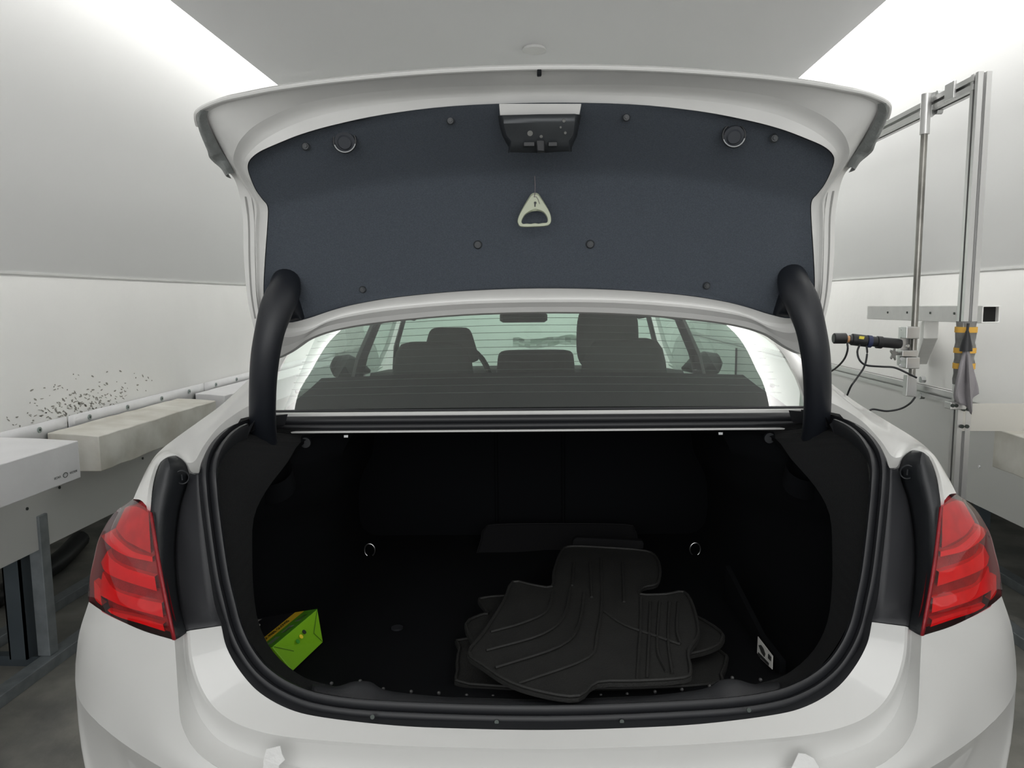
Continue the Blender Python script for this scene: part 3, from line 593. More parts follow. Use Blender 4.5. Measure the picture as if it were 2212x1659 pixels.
def pad(bm, cx, Y, z0, z1, w0, w1, th, ry=0, ex=7):
    rows = []
    for i in range(15):
        q_ = -math.cos(math.pi*i/14); t_ = (q_+1)/2; z = z0+(z1-z0)*t_; ww = (w0+(w1-w0)*t_)/2; e = max(.02, 1-abs(q_)**ex)**(1/min(5, ex)) if i not in (0, 14) else .35
        rows.append([Vector((cx+ww*(.35+.65*e)*(abs(math.cos(a))**.5)*math.copysign(1, math.cos(a)), Y+ry*t_+th*e*(abs(math.sin(a))**.8)*math.copysign(1, math.sin(a)), z)) for a in [2*math.pi*k/24 for k in range(24)]])
    vr = grid(bm, rows, True); bm.faces.new(vr[0][::-1]); bm.faces.new(vr[-1])
for sg, Y, hz in ((-1, 2.95, (1.15, 1.29)), (1, 2.80, (1.13, 1.385))):
    bm = new(); pad(bm, sg*.355-(.03 if sg < 0 else 0), Y, .45, 1.235 if sg < 0 else 1.25, .42, .31, .07); s_ = cp('front_seat', bm, M_seat)
    bm = new(); pad(bm, sg*.355+(.04 if sg < 0 else -.06), Y+.02, hz[0], hz[1], .24, .16 if sg < 0 else .23, .05, ex=7 if sg < 0 else 3); cp('headrest', bm, M_seat, s_)
bm = new(); q = Vector((-.36, 3.42, 1.02)); tube(bm, [q+Vector((.185*math.cos(a), .06*math.sin(a), .175*math.sin(a))) for a in [math.radians(x) for x in range(0, 361, 12)]], .013, 8, cap=False, up=Vector((0, 1, 0))); tube(bm, [q+Vector((-.18, 0, 0)), q+Vector((0, -.02, 0)), q+Vector((.18, 0, 0))], .02, 8); cp('steering_wheel', bm, M_seat)
bm = new(); grid(bm, [[Vector((x, Y, z+.02*(1-(x/.8)**2))) for x in (-.8, -.4, 0, .4, .8)] for Y, z in ((3.68, .7), (3.68, .98), (3.78, 1.03), (4.3, 1.0))]); dsh = cp('dashboard', bm, M_seat)
bm = new(); pad(bm, .045, 3.68, 1.00, 1.15, .40, .37, .05); cp('display', bm, M_seat, dsh)
bm = new(); q = c(1131, 686, 3.6); tube(bm, [q+Vector((-.115, 0, 0)), q+Vector((-.10, 0, 0)), q+Vector((.10, 0, 0)), q+Vector((.115, 0, 0))], [(.004, .014), (.02, .024), (.02, .024), (.004, .014)], 16, up=Vector((0, 0, 1))); tube(bm, [q+Vector((0, .02, 0)), q+Vector((0, .1, .05))], .01, 8); cp('rear_view_mirror', bm, M_black)
# wheels
for sg in (-1, 1):
    for Y in (2.2, 5.0):
        bm = new(); tube(bm, [Vector((sg*x, Y, .32)) for x in (.66, .68, .86, .88)], [.29, .32, .32, .29], 32, up=Vector((0, 0, 1))); wh = cp('wheel', bm, M_rub)
        bm = new(); disc(bm, Vector((sg*.881, Y, .32)), (sg, 0, 0), .2, .006, 32); cp('rim', bm, M_alu, wh)

# ---- things on and in the car
def tape(pts, label):
    P = C(*pts); bm = new(); plate(bm, [p+Vector((0, -.002, 0)) for p in P], Vector((0, .0015, 0)))
    mk('tape_scrap', bm, mat('paper_tape', (.85, .85, .84), .6, bump=.3, bscale=60), car=True, smooth=False, label=label, cat='tape')
tape([(576,1617,1.205),(606,1610,1.20),(610,1628,1.20),(616,1640,1.20),(603,1652,1.20),(602,1690,1.205),(568,1690,1.21),(570,1640,1.207)], 'torn white tape scrap on the recessed bumper left of centre')
tape([(1724,1626,1.215),(1740,1628,1.215),(1757,1637,1.215),(1768,1655,1.215),(1770,1690,1.215),(1700,1690,1.22),(1708,1660,1.215)], 'torn white tape scrap on the recessed bumper right of centre')

# glow handle on a cord
hb = c(1155, 490, 1.575)
hr = thing('release_handle', CARM @ hb, 'pale green triangular pull handle hanging on a cord from the lid liner', 'handle', rz=CA)
def hz_(u, v): return c(1080+u/12.76, 370+v/12.76, 1.60)
out = smoothc([hz_(*p) for p in ((880,612),(1040,608),(1130,720),(1270,940),(1380,1150),(1415,1330),(1390,1440),(1290,1510),(950,1535),(580,1535),(500,1450),(480,1370),(520,1220),(630,1000),(760,780))], 4, True)
inn = smoothc([hz_(*p) for p in ((980,1095),(1100,1100),(1210,1150),(1290,1260),(1310,1360),(1280,1420),(1170,1425),(1060,1445),(960,1430),(850,1450),(740,1440),(650,1455),(600,1410),(620,1320),(700,1200),(840,1120))], 4, True)
# ring bridge by nearest angles
cc = hz_(960, 1270)
def resamp(l, n):
    res = []
    for k in range(n):
        a = 2*math.pi*k/n; d = Vector((math.cos(a), 0, math.sin(a))); best = None
        for i in range(len(l)):
            p, q = l[i]-cc, l[(i+1) % len(l)]-cc
            den = d.x*(q.z-p.z)-d.z*(q.x-p.x)
            if abs(den) < 1e-12: continue
            t_ = (p.x*(q.z-p.z)-p.z*(q.x-p.x))/den; s_ = (p.x*d.z-p.z*d.x)/den
            if t_ > 0 and -1e-6 <= s_ <= 1+1e-6 and (best is None or t_ > best): best = t_
        res.append(Vector((cc.x+d.x*(best or .01), cc.y, cc.z+d.z*(best or .01))))
    return res
ro, ri = resamp(out, 72), resamp(inn, 72)
m1 = [p.lerp(q, .12) for p, q in zip(ro, ri)]; m2 = [p.lerp(q, .88) for p, q in zip(ro, ri)]
D = Vector((0, -.004, 0)); bm = new()
grid(bm, [[p-D for p in ri], [p+D*.3 for p in ri], [p+D*1.3 for p in m2], [p+D*1.3 for p in m1], [p+D*.3 for p in ro], [p-D for p in ro], [p-D for p in ri]], True)
mk('grip', bm, mat('glow_plastic', (.52, .56, .42), .45, var=.04), hr, car=True)
bm = new(); kh = hz_(970, 880); disc(bm, kh+Vector((0, -.0052, 0)), (0, -1, 0), .0028, .0008, 14); plate(bm, [hz_(945, 900)+D*1.5, hz_(985, 900)+D*1.5, hz_(975, 990)+D*1.5, hz_(950, 990)+D*1.5], D*.1)
mk('keyhole', bm, M_black, hr, car=True)
bm = new(); tube(bm, [c(1155, 380, 1.588), c(1156, 400, 1.592), hz_(960, 620)+D*1.6, hz_(945, 715)+D*1.6], .0008, 6); tube(bm, [hz_(930,720)+D*1.5, hz_(1000,712)+D*1.5, hz_(1050,790)+D*1.5, hz_(1090,910)+D*1.5], .0006, 6)
mk('cord', bm, mat('cord_grey', (.2, .17, .18), .7), hr, car=True)

# green glove box
P1, P2 = cz(632,1450,.626), cz(698,1387,.626); P3, P4 = c(686,1316,P2.y+.02), c(588,1398,P1.y+.01); pass
dz = .622-min(P1.z, P2.z)
E = c(546, 1338, P3.y+.03)-P3
gr = thing('glove_box', CARM @ ((P1+P2)/2), 'bright green carton with yellow band lying in the left corner of the trunk', 'box', rz=CA)
bm = new(); hexa(bm, [P1, P2, P3, P4], [p+E for p in (P1, P2, P3, P4)]); mk('carton', bm, mat('carton_green', (.20, .46, .012), .45), gr, car=True, smooth=False, bevel=.0015)
nF = (P2-P1).cross(P4-P1).normalized()
if nF.x < 0: nF = -nF
nT = (P3-P4).cross(E).normalized()
if nT.z < 0: nT = -nT
fq = [P4, P3, P2, P1]
def fq_(a, b2, k=.0012): return inq(fq, a, b2)+nF*k
for (a, b2, col) in ((.42, .40, 'green'), (.52, .35, 'yellow'), (.61, .30, 'black')):
    bm = new(); q = fq_(a, b2, 0); ux = (P3-P4).normalized(); uy = nF.cross(ux)
    plate(bm, [q+ux*.0042*math.cos(2*math.pi*k/20)+uy*.0052*math.sin(2*math.pi*k/20) for k in range(20)], nF*.0012)
    mk('dot', bm, mat('dot_'+col, {'green': (.03, .25, .01), 'yellow': (.75, .62, .02), 'black': (.008, .02, .01)}[col], .5), gr, car=True, smooth=False)
for a, b2 in (((.02, .02), (.26, .55)), ((.98, .98), (.80, .55)), ((.80, .55), (.98, .02))):
    bm = new(); tube(bm, [fq_(*a, .0006), fq_(*b2, .0006)], .0006, 6)
    mk('flap_edge', bm, mat('carton_fold', (.03, .10, .005), .6), gr, car=True)
tq = [P4, P3, P3+E, P4+E]
def tq_(a, b2, k=.001): return inq(tq, a, b2)+nT*k
def patch(name, q4, m, par=gr, k=.001):
    bm = new(); plate(bm, [tq_(*q) for q in q4], -nT*.0008); mk(name, bm, m, par, car=True, smooth=False)
patch('top_band', [(.0, .0), (1, .0), (1, .20), (0, .20)], mat('band_dark_green', (.06, .22, .01), .5))
patch('top_band', [(.0, .20), (1, .20), (1, .34), (0, .34)], mat('band_yellow', (.62, .40, .02), .5))
patch('top_band', [(.0, .34), (1, .34), (1, 1.0), (0, 1.0)], mat('band_black', (.01, .01, .012), .5))
for k in range(3): patch('pale_mark', [(.08+.3*k, .07), (.28+.3*k, .07), (.28+.3*k, .14), (.08+.3*k, .14)], mat('pale_grey_print', (.3, .33, .27), .5))
for q4 in ([(.10, .62), (.5, .56), (.5, .62), (.1, .70)], [(.3, .90), (.95, .82), (.95, .96), (.3, 1.0)]):
    bm = new(); plate(bm, [tq_(*q, .0012) for q in q4], -nT*.0005); mk('pale_mark', bm, mat('pale_white_print', (.42, .40, .37), .5), gr, car=True, smooth=False)
for a in (.42, .70):
    bm = new(); q = tq_(a, .76, .0018); ux = (P3-P4).normalized(); uy = E.normalized()
    tube(bm, [q+ux*.012*math.cos(t_)+uy*.012*math.sin(t_) for t_ in [math.radians(x) for x in range(0, 361, 20)]], .0012, 6, cap=False)
    mk('ring_print', bm, MAT['pale_white_print'], gr, car=True)
ux = (P3-P4).normalized(); uy = nT.cross(ux)
TM = Matrix((( ux.x, uy.x, nT.x, 0), (ux.y, uy.y, nT.y, 0), (ux.z, uy.z, nT.z, 0), (0, 0, 0, 1)))
tp_ = tq_(.42, .27, .0015)
mk('lettering', textbm('LATEX FREE GLOVES', .013, Matrix.Translation(tp_) @ TM, .0003, .85), mat('print_dark', (.02, .015, .0), .6), gr, car=True, smooth=False)

# rubber floor mats
def rubber_mat(pts, z, th, ribs, label, m=M_mat, tilt=None):
    fz = (lambda u, v: z) if tilt is None else tilt
    P = [cz(u, v, fz(u, v)) for u, v in pts]; P = smoothc(P, 3, True)
    base = sum(P, Vector())/len(P); base.z = min(p.z for p in P)-th
    bm = new(); plate(bm, P, Vector((0, 0, -th)))
    n = len(P); cen = sum(P, Vector())/n
    for k in (0,):
        rim = [p.lerp(cen, .015)+Vector((0, 0, .002)) for p in P]; tube(bm, rim+[rim[0]], .0035, 6, cap=False)
    for rb in ribs:
        l = smoothc([cz(u, v, fz(u, v)+.001) for u, v in rb], 4); tube(bm, l, (.0035), 6)
    return mk('rubber_mat', bm, m, car=True, label=label, cat='floor mat', group='rubber floor mats in the trunk', auto=30)
tl = lambda u, v: .705 - (v-1180)/300*.035
rubber_mat([(1212,1190),(1235,1180),(1310,1183),(1395,1190),(1420,1205),(1428,1235),(1420,1262),(1390,1270),(1385,1285),(1440,1285),(1480,1280),(1500,1310),(1512,1370),(1490,1410),(1495,1450),(1480,1468),(1380,1475),(1290,1478),(1250,1508),(1180,1502),(1100,1478),(1040,1440),(1008,1412),(1040,1370),(1085,1300),(1105,1258),(1150,1265),(1190,1268),(1195,1235)], .68, .008,
    [[(1195,1280),(1180,1320),(1130,1345),(1060,1365)], [(1232,1270),(1218,1330),(1170,1370),(1050,1405)], [(1262,1280),(1250,1350),(1210,1395),(1070,1442)], [(1298,1205),(1300,1300),(1290,1370),(1270,1420),(1120,1476)], [(1384,1290),(1384,1350),(1376,1470)], [(1275,1215),(1278,1290)], [(1240,1215),(1236,1265)], [(1345,1215),(1348,1300)], [(1405,1300),(1402,1380),(1398,1465)], [(1446,1300),(1443,1380),(1452,1455)], [(1425,1300),(1420,1400),(1440,1450)], [(1465,1300),(1462,1360),(1470,1390)], [(1305,1320),(1350,1350),(1420,1375),(1470,1392)]],
    'ribbed black rubber floor mat with a square tab, topmost of the pile', tilt=tl)
rubber_mat([(1032,1298),(1045,1292),(1085,1288),(1250,1280),(1400,1300),(1500,1330),(1560,1365),(1563,1385),(1545,1400),(1490,1416),(1300,1450),(1100,1440),(1030,1400),(1003,1350),(1035,1330),(1052,1325)], .655, .008, [],
    'black rubber floor mat mostly covered, its corners poking out below the topmost mat', tilt=lambda u, v: .66)
rubber_mat([(990,1400),(1010,1380),(1300,1370),(1550,1400),(1562,1460),(1540,1480),(1300,1490),(1010,1480),(985,1450)], .632, .008, [], 'black rubber floor mat lowest in the pile on the trunk floor')
# mat leaning on the seat back
bm = new(); P = smoothc(C((1042,1290,2.12),(1040,1165,2.26),(1048,1142,2.30),(1070,1133,2.32),(1200,1131,2.32),(1350,1133,2.32),(1370,1145,2.30),(1376,1170,2.27),(1378,1290,2.12)), 3, True)
plate(bm, P, Vector((0, .008, -.004))); n = len(P); tube(bm, [P[i % n]+Vector((0, -.002, 0)) for i in range(n+1)], .003, 6, cap=False)
mk('rubber_mat', bm, mat('dark_rubber_mat', (.007, .007, .008), .8, spec=.2), car=True, label='large black rubber floor mat leaning against the rear seat back', cat='floor mat', group='rubber floor mats in the trunk', auto=30)
bm = new(); plate(bm, C((1238,1166,2.14),(1246,1161,2.14),(1388,1168,2.14),(1391,1174,2.14),(1390,1186,2.13),(1300,1184,2.13),(1236,1178,2.13)), Vector((0, .02, 0)))
mk('folded_cover', bm, MAT['dark_rubber_mat'], car=True, label='flat dark plastic strip with clips behind the topmost rubber mat', cat='strip', bevel=.002)

# ------------------------------------------------------------------ tunnel fittings
def eyelet(p, sgn, par, r=.011):
    bm = new(); disc(bm, p, (-sgn, 0, 0), r, .004, 20); q = mk('eyelet', bm, mat('eyelet_metal', (.30, .35, .34), .35, metal=.7), par)
    bm = new(); disc(bm, p+Vector((-sgn*.004, 0, 0)), (-sgn, 0, 0), r*.42, .001, 12); mk('hole', bm, M_screw, q)
def flap(sgn, X, ya, yb, label, ey, zt=.955, zb=.895):
    t = thing('tarpaulin_strip', ((X-sgn*.01), (ya+yb)/2, zb), label, 'tarpaulin strip', 'fastening strips along the side walls')
    bm = new(); n = 24; rng = random.Random(int(ya*100))
    rows = [[Vector((X-sgn*(.006+.004*rng.random()), ya+(yb-ya)*j/n, z)) for j in range(n+1)] for z in (zb-.02, (zb+zt)/2, zt)]
    grid(bm, rows); mk('fabric', bm, M_tarp, t, solid=.003)
    for y in ey: eyelet(Vector((X-sgn*.012, y, (zt+zb)/2+.005)), sgn, t)
def tbox(sgn, X, Xf, ya, yb, z0, z1, m, label, wr=.004, seed=1):
    t = thing('padded_box', ((X+Xf)/2, (ya+yb)/2, z0), label, 'padded box', 'padded covers along the side walls')
    bm = new(); rng = random.Random(seed); n = max(4, int((yb-ya)*16))
    pr = [(X, z0), (Xf, z0), (Xf, z0+(z1-z0)*.33), (Xf, z0+(z1-z0)*.66), (Xf, z1), ((X+Xf)/2, z1+.008), (X, z1+.012)]
    rows = []
    for j in range(n+1):
        y = ya+(yb-ya)*j/n; k = 0 if j in (0, n) else 1
        ph = math.sin(j*1.7+seed)*wr
        rows.append([Vector((x+(sgn*(rng.random()-.5)*2*wr*(1 if i in (2, 3) else .2)+ph*(i in (2, 3)))*k, y, z+(rng.random()-.5)*wr*.6*k)) for i, (x, z) in enumerate(pr)])
    vr = grid(bm, rows); bm.faces.new([v for v in vr[0]]); bm.faces.new([v for v in vr[-1]][::-1])
    mk('cover', bm, m, t, bevel=.003, auto=50); return t
def yl(u, v, X): return wx(u, v, X).y
eyl = [yl(u, v, XL) for u, v in ((78,932),(187,903),(270,885),(344,866),(404,852),(462,837),(507,826))]
flap(-1, XL, .5, yl(139, 918, XL), 'pale tarpaulin strip on the left wall above the nearest padded box', eyl[:1])
flap(-1, XL, yl(139, 918, XL)+.01, yl(436, 845, XL), 'pale tarpaulin strip on the left wall above the stained creased padded box', eyl[1:5])
flap(-1, XL, yl(436, 845, XL)+.01, 6.5, 'pale tarpaulin strip on the left wall reaching to the car', eyl[5:])
b1_ = tbox(-1, XL+.022, -1.62, .6, yl(172, 990, -1.62), .80, .930, M_tarp, 'clean white padded box with small printed logo, nearest on the left wall', .001, 3)
tbox(-1, XL+.022, -1.70, yl(214, 960, -1.70), yl(468, 900, -1.70), .765, .90, M_tarpd, 'stained creased padded box in the middle of the left wall', .007, 5)
tbox(-1, XL+.022, -1.74, yl(486, 880, -1.74), 6.4, .77, .90, M_tarp, 'far padded box on the left wall beside the car shoulder', .003, 9)
flap(1, XR, .5, 2.63, 'pale tarpaulin strip on the right wall behind the metal rig', [])
tbox(1, XR-.022, 1.62, .6, yl(2146, 960, 1.62), .775, .915, M_tarpd, 'off white padded box on the right wall beside the metal post', .005, 11)
# print on the nearest box
lp = wx(139, 1026, -1.62)
RT = Matrix(((0, 0, 1, 0), (1, 0, 0, 0), (0, 1, 0, 0), (0, 0, 0, 1)))
b1M = Matrix.Translation((lp.x+.004, lp.y, lp.z)) @ RT
mk('logo_print', textbm('SCAR', .0105, b1M @ Matrix.Translation((-.040, 0, 0)), .0002, 1.3), M_screw, b1_, smooth=False)
mk('logo_print', textbm('VECTOR', .0105, b1M @ Matrix.Translation((.042, 0, 0)), .0002, 1.0), M_screw, b1_, smooth=False)
bm = new(); tube(bm, [b1M @ Vector((.011*math.cos(a), .008*math.sin(a), 0)) for a in [math.radians(x) for x in range(0, 361, 20)]], .0012, 6, cap=False, up=Vector((1, 0, 0))); mk('logo_print', bm, M_screw, b1_)
# dirt splashes on the wall: scuff marks
bm = new(); rng = random.Random(4)
for k in range(210):
    u = rng.gauss(170, 70); base = 932-(u-30)*.235; v = base-abs(rng.gauss(0, 32))-6
    if u < 5 or u > 330: continue
    q = wx(u, v, XL); sy, sz = rng.uniform(.002, .012), rng.uniform(.001, .0042); a = rng.uniform(-.9, .3)
    pts = []
    for i in range(7):
        t_ = 2*math.pi*i/7; yy, z_ = sy*math.cos(t_)*rng.uniform(.6, 1.2), sz*math.sin(t_)*rng.uniform(.6, 1.2)
        pts.append(Vector((XL+.0005, q.y+yy*math.cos(a)-z_*math.sin(a), q.z+yy*math.sin(a)+z_*math.cos(a))))
    plate(bm, pts, Vector((.0008, 0, 0)))
mk('mud_splashes', bm, mat('dried_mud', (.30, .29, .26), .8), smooth=False, label='spray of small grey mud specks on the left wall above the strip', cat='mud', kind='stuff')
for u, v, X, wh_ in ((128,1053,XL-.02,'just below the logo box end'),(58,1099,XL-.02,'nearest the camera'),(308,990,XL-.02,'below the stained padded box')):
    q = wx(u, v, X); bm = new(); disc(bm, q, (1, 0, 0), .006, .003, 14); mk('panel_screw', bm, M_screw, label='small screw in the grey left wall panel, '+wh_, cat='screw', group='screws in the left panel')
q = wx(2116, 1008, XR+.02); bm = new(); disc(bm, q, (-1, 0, 0), .006, .004, 14); mk('panel_screw', bm, M_tarp, label='small pale screw head in the grey lower panel of the right wall', cat='screw')

# under-structure frames
for sgn, X, nm in ((-1, XL, 'left'), (1, XR, 'right')):
    t = thing('support_frame', (X+sgn*.15, 3, 0), 'grey steel support frame standing on the floor under the %s wall' % nm, 'steel frame', 'steel frames under the walls')
    for xo in (.0, .34):
        bm = new(); box(bm, (X+sgn*(xo-.01), .3, 0), (X+sgn*(xo+.05), 7.4, .045)); mk('floor_rail', bm, M_galv, t, smooth=False, bevel=.003)
    for y in (1.35, wx(88, 1300, XL-.03).y, 3.85, 5.2, 6.6):
        bm = new(); box(bm, (X+sgn*.01, y, .045), (X+sgn*.06, y+.05, .6)); mk('upright', bm, M_galv, t, smooth=False, bevel=.003)
        bm = new(); x0 = X+sgn*.08
        box(bm, (x0, y-.03, .045), (x0+sgn*.07, y-.02, .6)); box(bm, (x0, y-.03, .045), (x0+sgn*.006, y+.04, .6)); box(bm, (x0+sgn*.064, y-.03, .045), (x0+sgn*.07, y+.04, .6)); mk('channel_post', bm, mat('dark_galvanised', (.09, .11, .125), .5, metal=.3, var=.2), t, smooth=False)
        bm = new(); box(bm, (X+sgn*.34, y, .045), (X+sgn*.40, y+.06, .6)); mk('upright', bm, MAT['dark_galvanised'], t, smooth=False, bevel=.003)
        bm = new(); box(bm, (X+sgn*.05, y+.005, 0.0), (X+sgn*.34, y+.045, .04)); mk('cross_bar', bm, MAT['dark_galvanised'], t, smooth=False)
bm = new(); tube(bm, smoothc([Vector((-2.62, 2.2, .05)), Vector((-2.60, 2.7, .05)), Vector((-2.56, 3.1, .05)), Vector((-2.58, 3.6, .05)), Vector((-2.7, 4.0, .05))], 4), .05, 12); mk('black_hose', bm, M_rub, label='thick black hose lying on the floor behind the left frame', cat='hose')

# ------------------------------------------------------------------ measuring rig on the right
PX, PY = w(2118, 200, 2.55).x, 2.55
rig = thing('sensor_rig', (PX, PY, 0), 'aluminium profile rig with sliding rod and black sensor at the right wall', 'measuring rig')
def rp(name, bm, m=M_alu, par=None, **k): return mk(name, bm, m, par or rig, **k)
bm = new(); ztop = w(2118, 158, PY).z; extr(bm, tslot(.043), (PX, PY, 0), (PX, PY, ztop), up=Vector((0, 1, 0))); rp('post', bm, smooth=False)
bm = new(); zb1 = w(2095, 178, PY).z; extr(bm, tslot(.045), (PX-.003, PY, zb1), (PX-.003, 7.59, zb1)); rp('upper_beam', bm, smooth=False)
bm = new(); zb2 = w(2060, 862, PY).z; extr(bm, tslot(.04), (PX-.005, PY, zb2), (PX-.005, 7.59, zb2)); rp('lower_beam', bm, smooth=False)
RY = wx(2001, 240, PX-.043).y; r0, r1 = w(2001, 203, RY), w(1968, 845, RY-.02)
bm = new(); tube(bm, [r0, w(1997, 290, RY)], .0165, 16, up=Vector((0, 1, 0))); rp('rod_sleeve', bm)
bm = new(); tube(bm, [r0, r1], .0115, 16, up=Vector((0, 1, 0))); rod = rp('sliding_rod', bm, M_rod)
bm = new(); plate(bm, [w(2006,202,RY), w(2018,198,RY+.02), w(2018,246,RY+.02), w(2010,253,RY), w(2004,254,RY)], Vector((.006, 0, 0))); rp('clamp_plate', bm, smooth=False)
for u, v in ((2023,203),(2022,240)):
    bm = new(); disc(bm, w(u, v, RY+.01), (1, 0, 0), .012, .02, 8); rp('clamp_nut', bm, M_steel)
bm = new(); q = w(2063, 197, 2.68); q.x = PX-.028; box(bm, q-Vector((.006, .03, .03)), q+Vector((.004, .03, .03))); rp('slide_bracket', bm, smooth=False, bevel=.003)
bm = new(); a, b2 = w(1942, 790, RY-.0), w(1984, 706, RY-.0); b2.y += .02; box(bm, a, b2); rp('carriage_plate', bm, smooth=False, bevel=.002)
for v0, v1 in ((706, 732), (772, 797)):
    bm = new(); a, b2 = w(1957, v1, RY-.06), w(1988, v0, RY-.06); b2.y += .05; box(bm, a, b2); rp('carriage_block', bm, smooth=False, bevel=.003)
bm = new(); a, b2 = w(1949, 770, RY-.05), w(1984, 757, RY-.05); b2.y += .05; box(bm, a, b2); rp('stop_collar', bm, smooth=False, bevel=.002)
for u, v in ((1949,711),(1949,727),(1960,747),(1946,775),(1945,790)):
    bm = new(); disc(bm, w(u, v, RY-.02), (0, -1, 0), .006, .006, 12); rp('bolt', bm, M_steel)
bm = new(); plate(bm, [w(1960,810,RY-.05), w(1981,818,RY-.05), w(1981,858,RY-.05), w(1957,856,RY-.05)], Vector((0, .03, 0))); rp('foot_clamp', bm, smooth=False, bevel=.002)
for u, v in ((1988,820),(1986,855)):
    bm = new(); disc(bm, w(u, v, RY-.03), (1, 0, 0), .012, .016, 8); rp('clamp_nut', bm, M_steel)
# star knob
bm = new(); q = w(1929, 764, RY-.03); pts = []
for k in range(20):
    a = 2*math.pi*k/20; rr = .026 if k % 4 in (0, 1) else .014; pts.append(q+Vector((0, 0, 0))+Vector((rr*.55*math.cos(a), -.01, rr*math.sin(a))))
plate(bm, pts, Vector((.004, .018, 0))); tube(bm, [q, w(1950, 764, RY-.03)], .005, 8); rp('star_knob', bm, mat('knob_grey', (.25, .25, .24), .4, metal=.6), bevel=.002)
# sensor
def sens(u0, v0, u1, v1, r, nm, m, par=None, Y=RY-.04, n=20):
    bm = new(); p, q = w(u0, v0, Y), w(u1, v1, Y); rs = [r*.85, r, r, r*.85]; e = (q-p)
    tube(bm, [p, p+e*.06, p+e*.94, q], rs, n); return rp(nm, bm, m, par)
M_sens = mat('sensor_black', (.015, .016, .018), .4)
sn = sens(1834, 733, 1946, 743, .0185, 'sensor_tube', M_sens)
sens(1800, 731, 1828, 731, .0195, 'sensor_head', M_sens, sn); sens(1826, 732, 1836, 733, .0125, 'copper_neck', mat('copper', (.6, .33, .16), .4), sn)
sens(1838, 733, 1872, 737, .0215, 'sensor_body', M_sens, sn); sens(1872, 737, 1882, 738, .0225, 'ring', mat('blue_tape', (.02, .03, .09), .5), sn); sens(1893, 739, 1905, 740, .0225, 'ring', M_sens, sn)
bm = new(); plate(bm, [w(1857,726,RY-.066), w(1868,727,RY-.066), w(1866,733,RY-.066), w(1856,732,RY-.066)], Vector((0, .004, 0))); rp('yellow_label', bm, mat('yellow_tape', (.85, .72, .08), .5), sn, smooth=False)
# wall plate
bm = new(); pA, pB, pC, pD = w(2078,872,PY-.02), w(2162,876,PY-.02), w(2144,932,PY-.02), w(2072,931,PY-.02)
pB = Vector((XR-.05, PY-.02, pA.z)); pCc = Vector((XR-.05, PY-.02, pD.z)); plate(bm, [pA, pB, pCc, pD], Vector((0, .004, 0))); plate(bm, [pB, pB+Vector((.04, .04, 0)), pCc+Vector((.04, .04, 0)), pCc], Vector((.004, 0, 0)))
wp = rp('wall_plate', bm, mat('brushed_plate', (.62, .61, .57), .4, metal=.5), smooth=False)
for u, v in ((2081,884),(2091,884),(2077,921),(2088,921)):
    bm = new(); disc(bm, w(u, v, PY-.024), (0, -1, 0), .0065, .005, 12); rp('bolt', bm, M_screw, wp)
bm = new(); box(bm, w(2053, 885, PY-.03), w(2074, 866, PY+.01)); kp = rp('corner_bracket', bm, smooth=False, bevel=.002)
for u in (2057, 2065):
    bm = new(); disc(bm, w(u, 876, PY-.03), (0, -1, 0), .006, .005, 12); rp('bolt', bm, M_screw, kp)
# foam wrap with yellow bands
bm = new(); zf0, zf1 = w(2080, 830, PY).z, w(2085, 694, PY).z
tube(bm, [Vector((PX, PY, zf0+(zf1-zf0)*i/12)) for i in range(13)], [.0305+.0015*math.sin(i*2.1) for i in range(13)], 16, up=Vector((0, 1, 0)))
mk('foam_wrap', bm, mat('grey_foam', (.26, .26, .255), .8, bump=.8, bscale=40, var=.3, vscale=30), rig)
for v0, v1 in ((706, 718), (751, 762), (784, 796)):
    bm = new(); tube(bm, [Vector((PX, PY, w(2085, v1, PY).z)), Vector((PX, PY, w(2085, v0, PY).z))], .0335, 16, up=Vector((0, 1, 0))); mk('tape_band', bm, mat('orange_tape', (.80, .45, .07), .6), rig)
# cleaning cloth in a rubber clip
ct = thing('cleaning_cloth', w(2088, 895, 2.47), 'grey cloth hanging from a black rubber clip on the taped post', 'cloth')
def cl(l): return [w(2040+x/5.925, 680+y/5.925, Y+.036) for x, y, Y in l]
bm = new(); loft(bm, [cl([(250,440,2.475),(180,700,2.46),(125,1000,2.47),(135,1090,2.48)]), cl([(265,440,2.465),(220,720,2.45),(170,1000,2.455),(200,1140,2.46)]), cl([(280,440,2.46),(275,720,2.465),(260,1000,2.47),(290,1180,2.47)]), cl([(298,440,2.458),(315,740,2.44),(335,1050,2.44),(352,1275,2.44)]), cl([(305,440,2.465),(340,700,2.47),(370,900,2.47),(345,1090,2.47)]), cl([(310,440,2.47),(370,700,2.475),(430,900,2.465),(445,1010,2.46)])], 5, kc=3)
mk('fabric', bm, mat('cloth_grey', (.30, .285, .30), .85, bump=.2, bscale=200), ct, solid=.002)
bm = new(); tube(bm, cl([(305,110,2.47),(295,200,2.47),(290,260,2.47),(282,330,2.47),(278,400,2.47),(275,465,2.47)]), [.004, .004, .009, .014, .018, .019], 14, up=Vector((0, 1, 0))); mk('rubber_clip', bm, M_rub, ct)
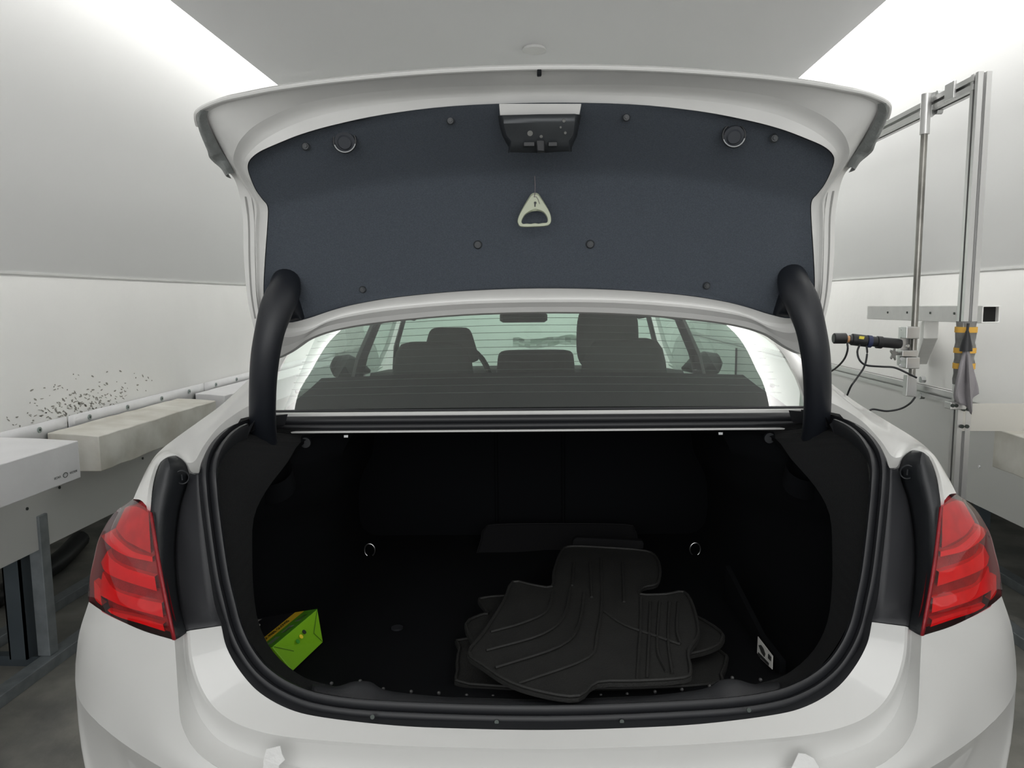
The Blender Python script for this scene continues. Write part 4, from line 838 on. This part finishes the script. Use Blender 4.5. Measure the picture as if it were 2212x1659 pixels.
# cables
def cable(pts, label, r=.0036):
    bm = new(); tube(bm, smoothc([w(*p) for p in pts], 6), r, 8); mk('cable', bm, M_rub, label=label, cat='cable', group='black sensor cables')
Yc = RY-.05
cable([(1830,740,Yc),(1831,755,Yc),(1824,775,Yc+.02),(1808,793,Yc+.1),(1786,808,Yc+.2)], 'black cable hanging from the sensor head towards the car')
cable([(1857,745,Yc-.01),(1852,760,Yc-.02),(1857,778,Yc-.03),(1872,789,Yc-.03),(1905,792,Yc-.03),(1932,794,Yc-.04),(1960,806,Yc-.06),(1980,816,Yc-.06)], 'black cable looping from the sensor back to the lower clamp')
cable([(1872,747,Yc),(1873,765,Yc),(1867,792,Yc),(1850,818,Yc),(1838,835,Yc),(1829,856,Yc+.02)], 'black cable dropping from the sensor middle behind the fender')
cable([(1977,858,Yc-.03),(1965,872,Yc-.03),(1945,883,Yc),(1915,888,Yc),(1885,884,Yc),(1874,892,Yc)], 'black cable below the lower clamp curving to the fender')
# square tube bracket on the wall
qn, qf = wx(2141, 679, 1.60), wx(1888, 675, 1.60)
t = thing('wall_bracket', (1.7, (qn.y+qf.y)/2, qn.z-.04), 'white square steel tube with open black end mounted on the right wall', 'bracket')
bm = new(); s = .032; sq = [(-s, -s), (s, -s), (s, s), (-s, s)]; s2 = .027
p0, p1 = Vector((1.60, qn.y, qn.z)), Vector((1.60, qf.y, qf.z))
fr = frames([p0, p1]); ro = [[p+a*x+b2*y for x, y in sq] for p, a, b2 in fr]; ri = [[p+a*x*s2/s+b2*y*s2/s for x, y in sq] for p, a, b2 in fr]
grid(bm, [ri[1], ri[0], ro[0], ro[1]], True); mk('square_tube', bm, mat('white_steel', (.86, .86, .84), .5, var=.06, vscale=20), t, smooth=False, bevel=.002)
bm = new(); poly(bm, [p+Vector((0, .02, 0)) for p in ri[0]]); mk('tube_end', bm, mat('tube_dark', (.01, .01, .01), .9), t, smooth=False)
qm = wx(2010, 690, 1.62).y
qw = wx(1998, 745, 1.86); bm = new(); hexa(bm, [Vector((1.57, qm-.05, qn.z-.033)), Vector((1.63, qm-.05, qn.z-.033)), Vector((1.63, qm-.05, qn.z-.11)), Vector((1.57, qm-.05, qn.z-.11))], [Vector((1.82, qw.y, qn.z-.06)), Vector((1.875, qw.y, qn.z-.06)), Vector((1.875, qw.y, qn.z-.27)), Vector((1.82, qw.y, qn.z-.27))]); mk('bracket_arm', bm, MAT['white_steel'], t, smooth=False, bevel=.003)
for u, v in ((1918,675),(1960,675),(2010,676),(2062,677)):
    bm = new(); q = wx(u, v, 1.566); disc(bm, q, (-1, 0, 0), .005, .003, 10); mk('bolt_hole', bm, M_screw, t)
# crumpled shiny strip added in view through the windscreen
bm = new(); rng = random.Random(2); rows = []
for j in range(5):
    rows.append([c(1108+12.5*i, 728+5*j+rng.uniform(-2, 2)+4*math.sin(i*.5), 5.3+rng.uniform(-.03, .03)) for i in range(15)])
grid(bm, rows); mk('crumpled_strip', bm, mat('silver_strip', (.8, .88, .82), .2, metal=.3), car=True, label='crumpled shiny strip seen through the windscreen', cat='plastic film', auto=10)
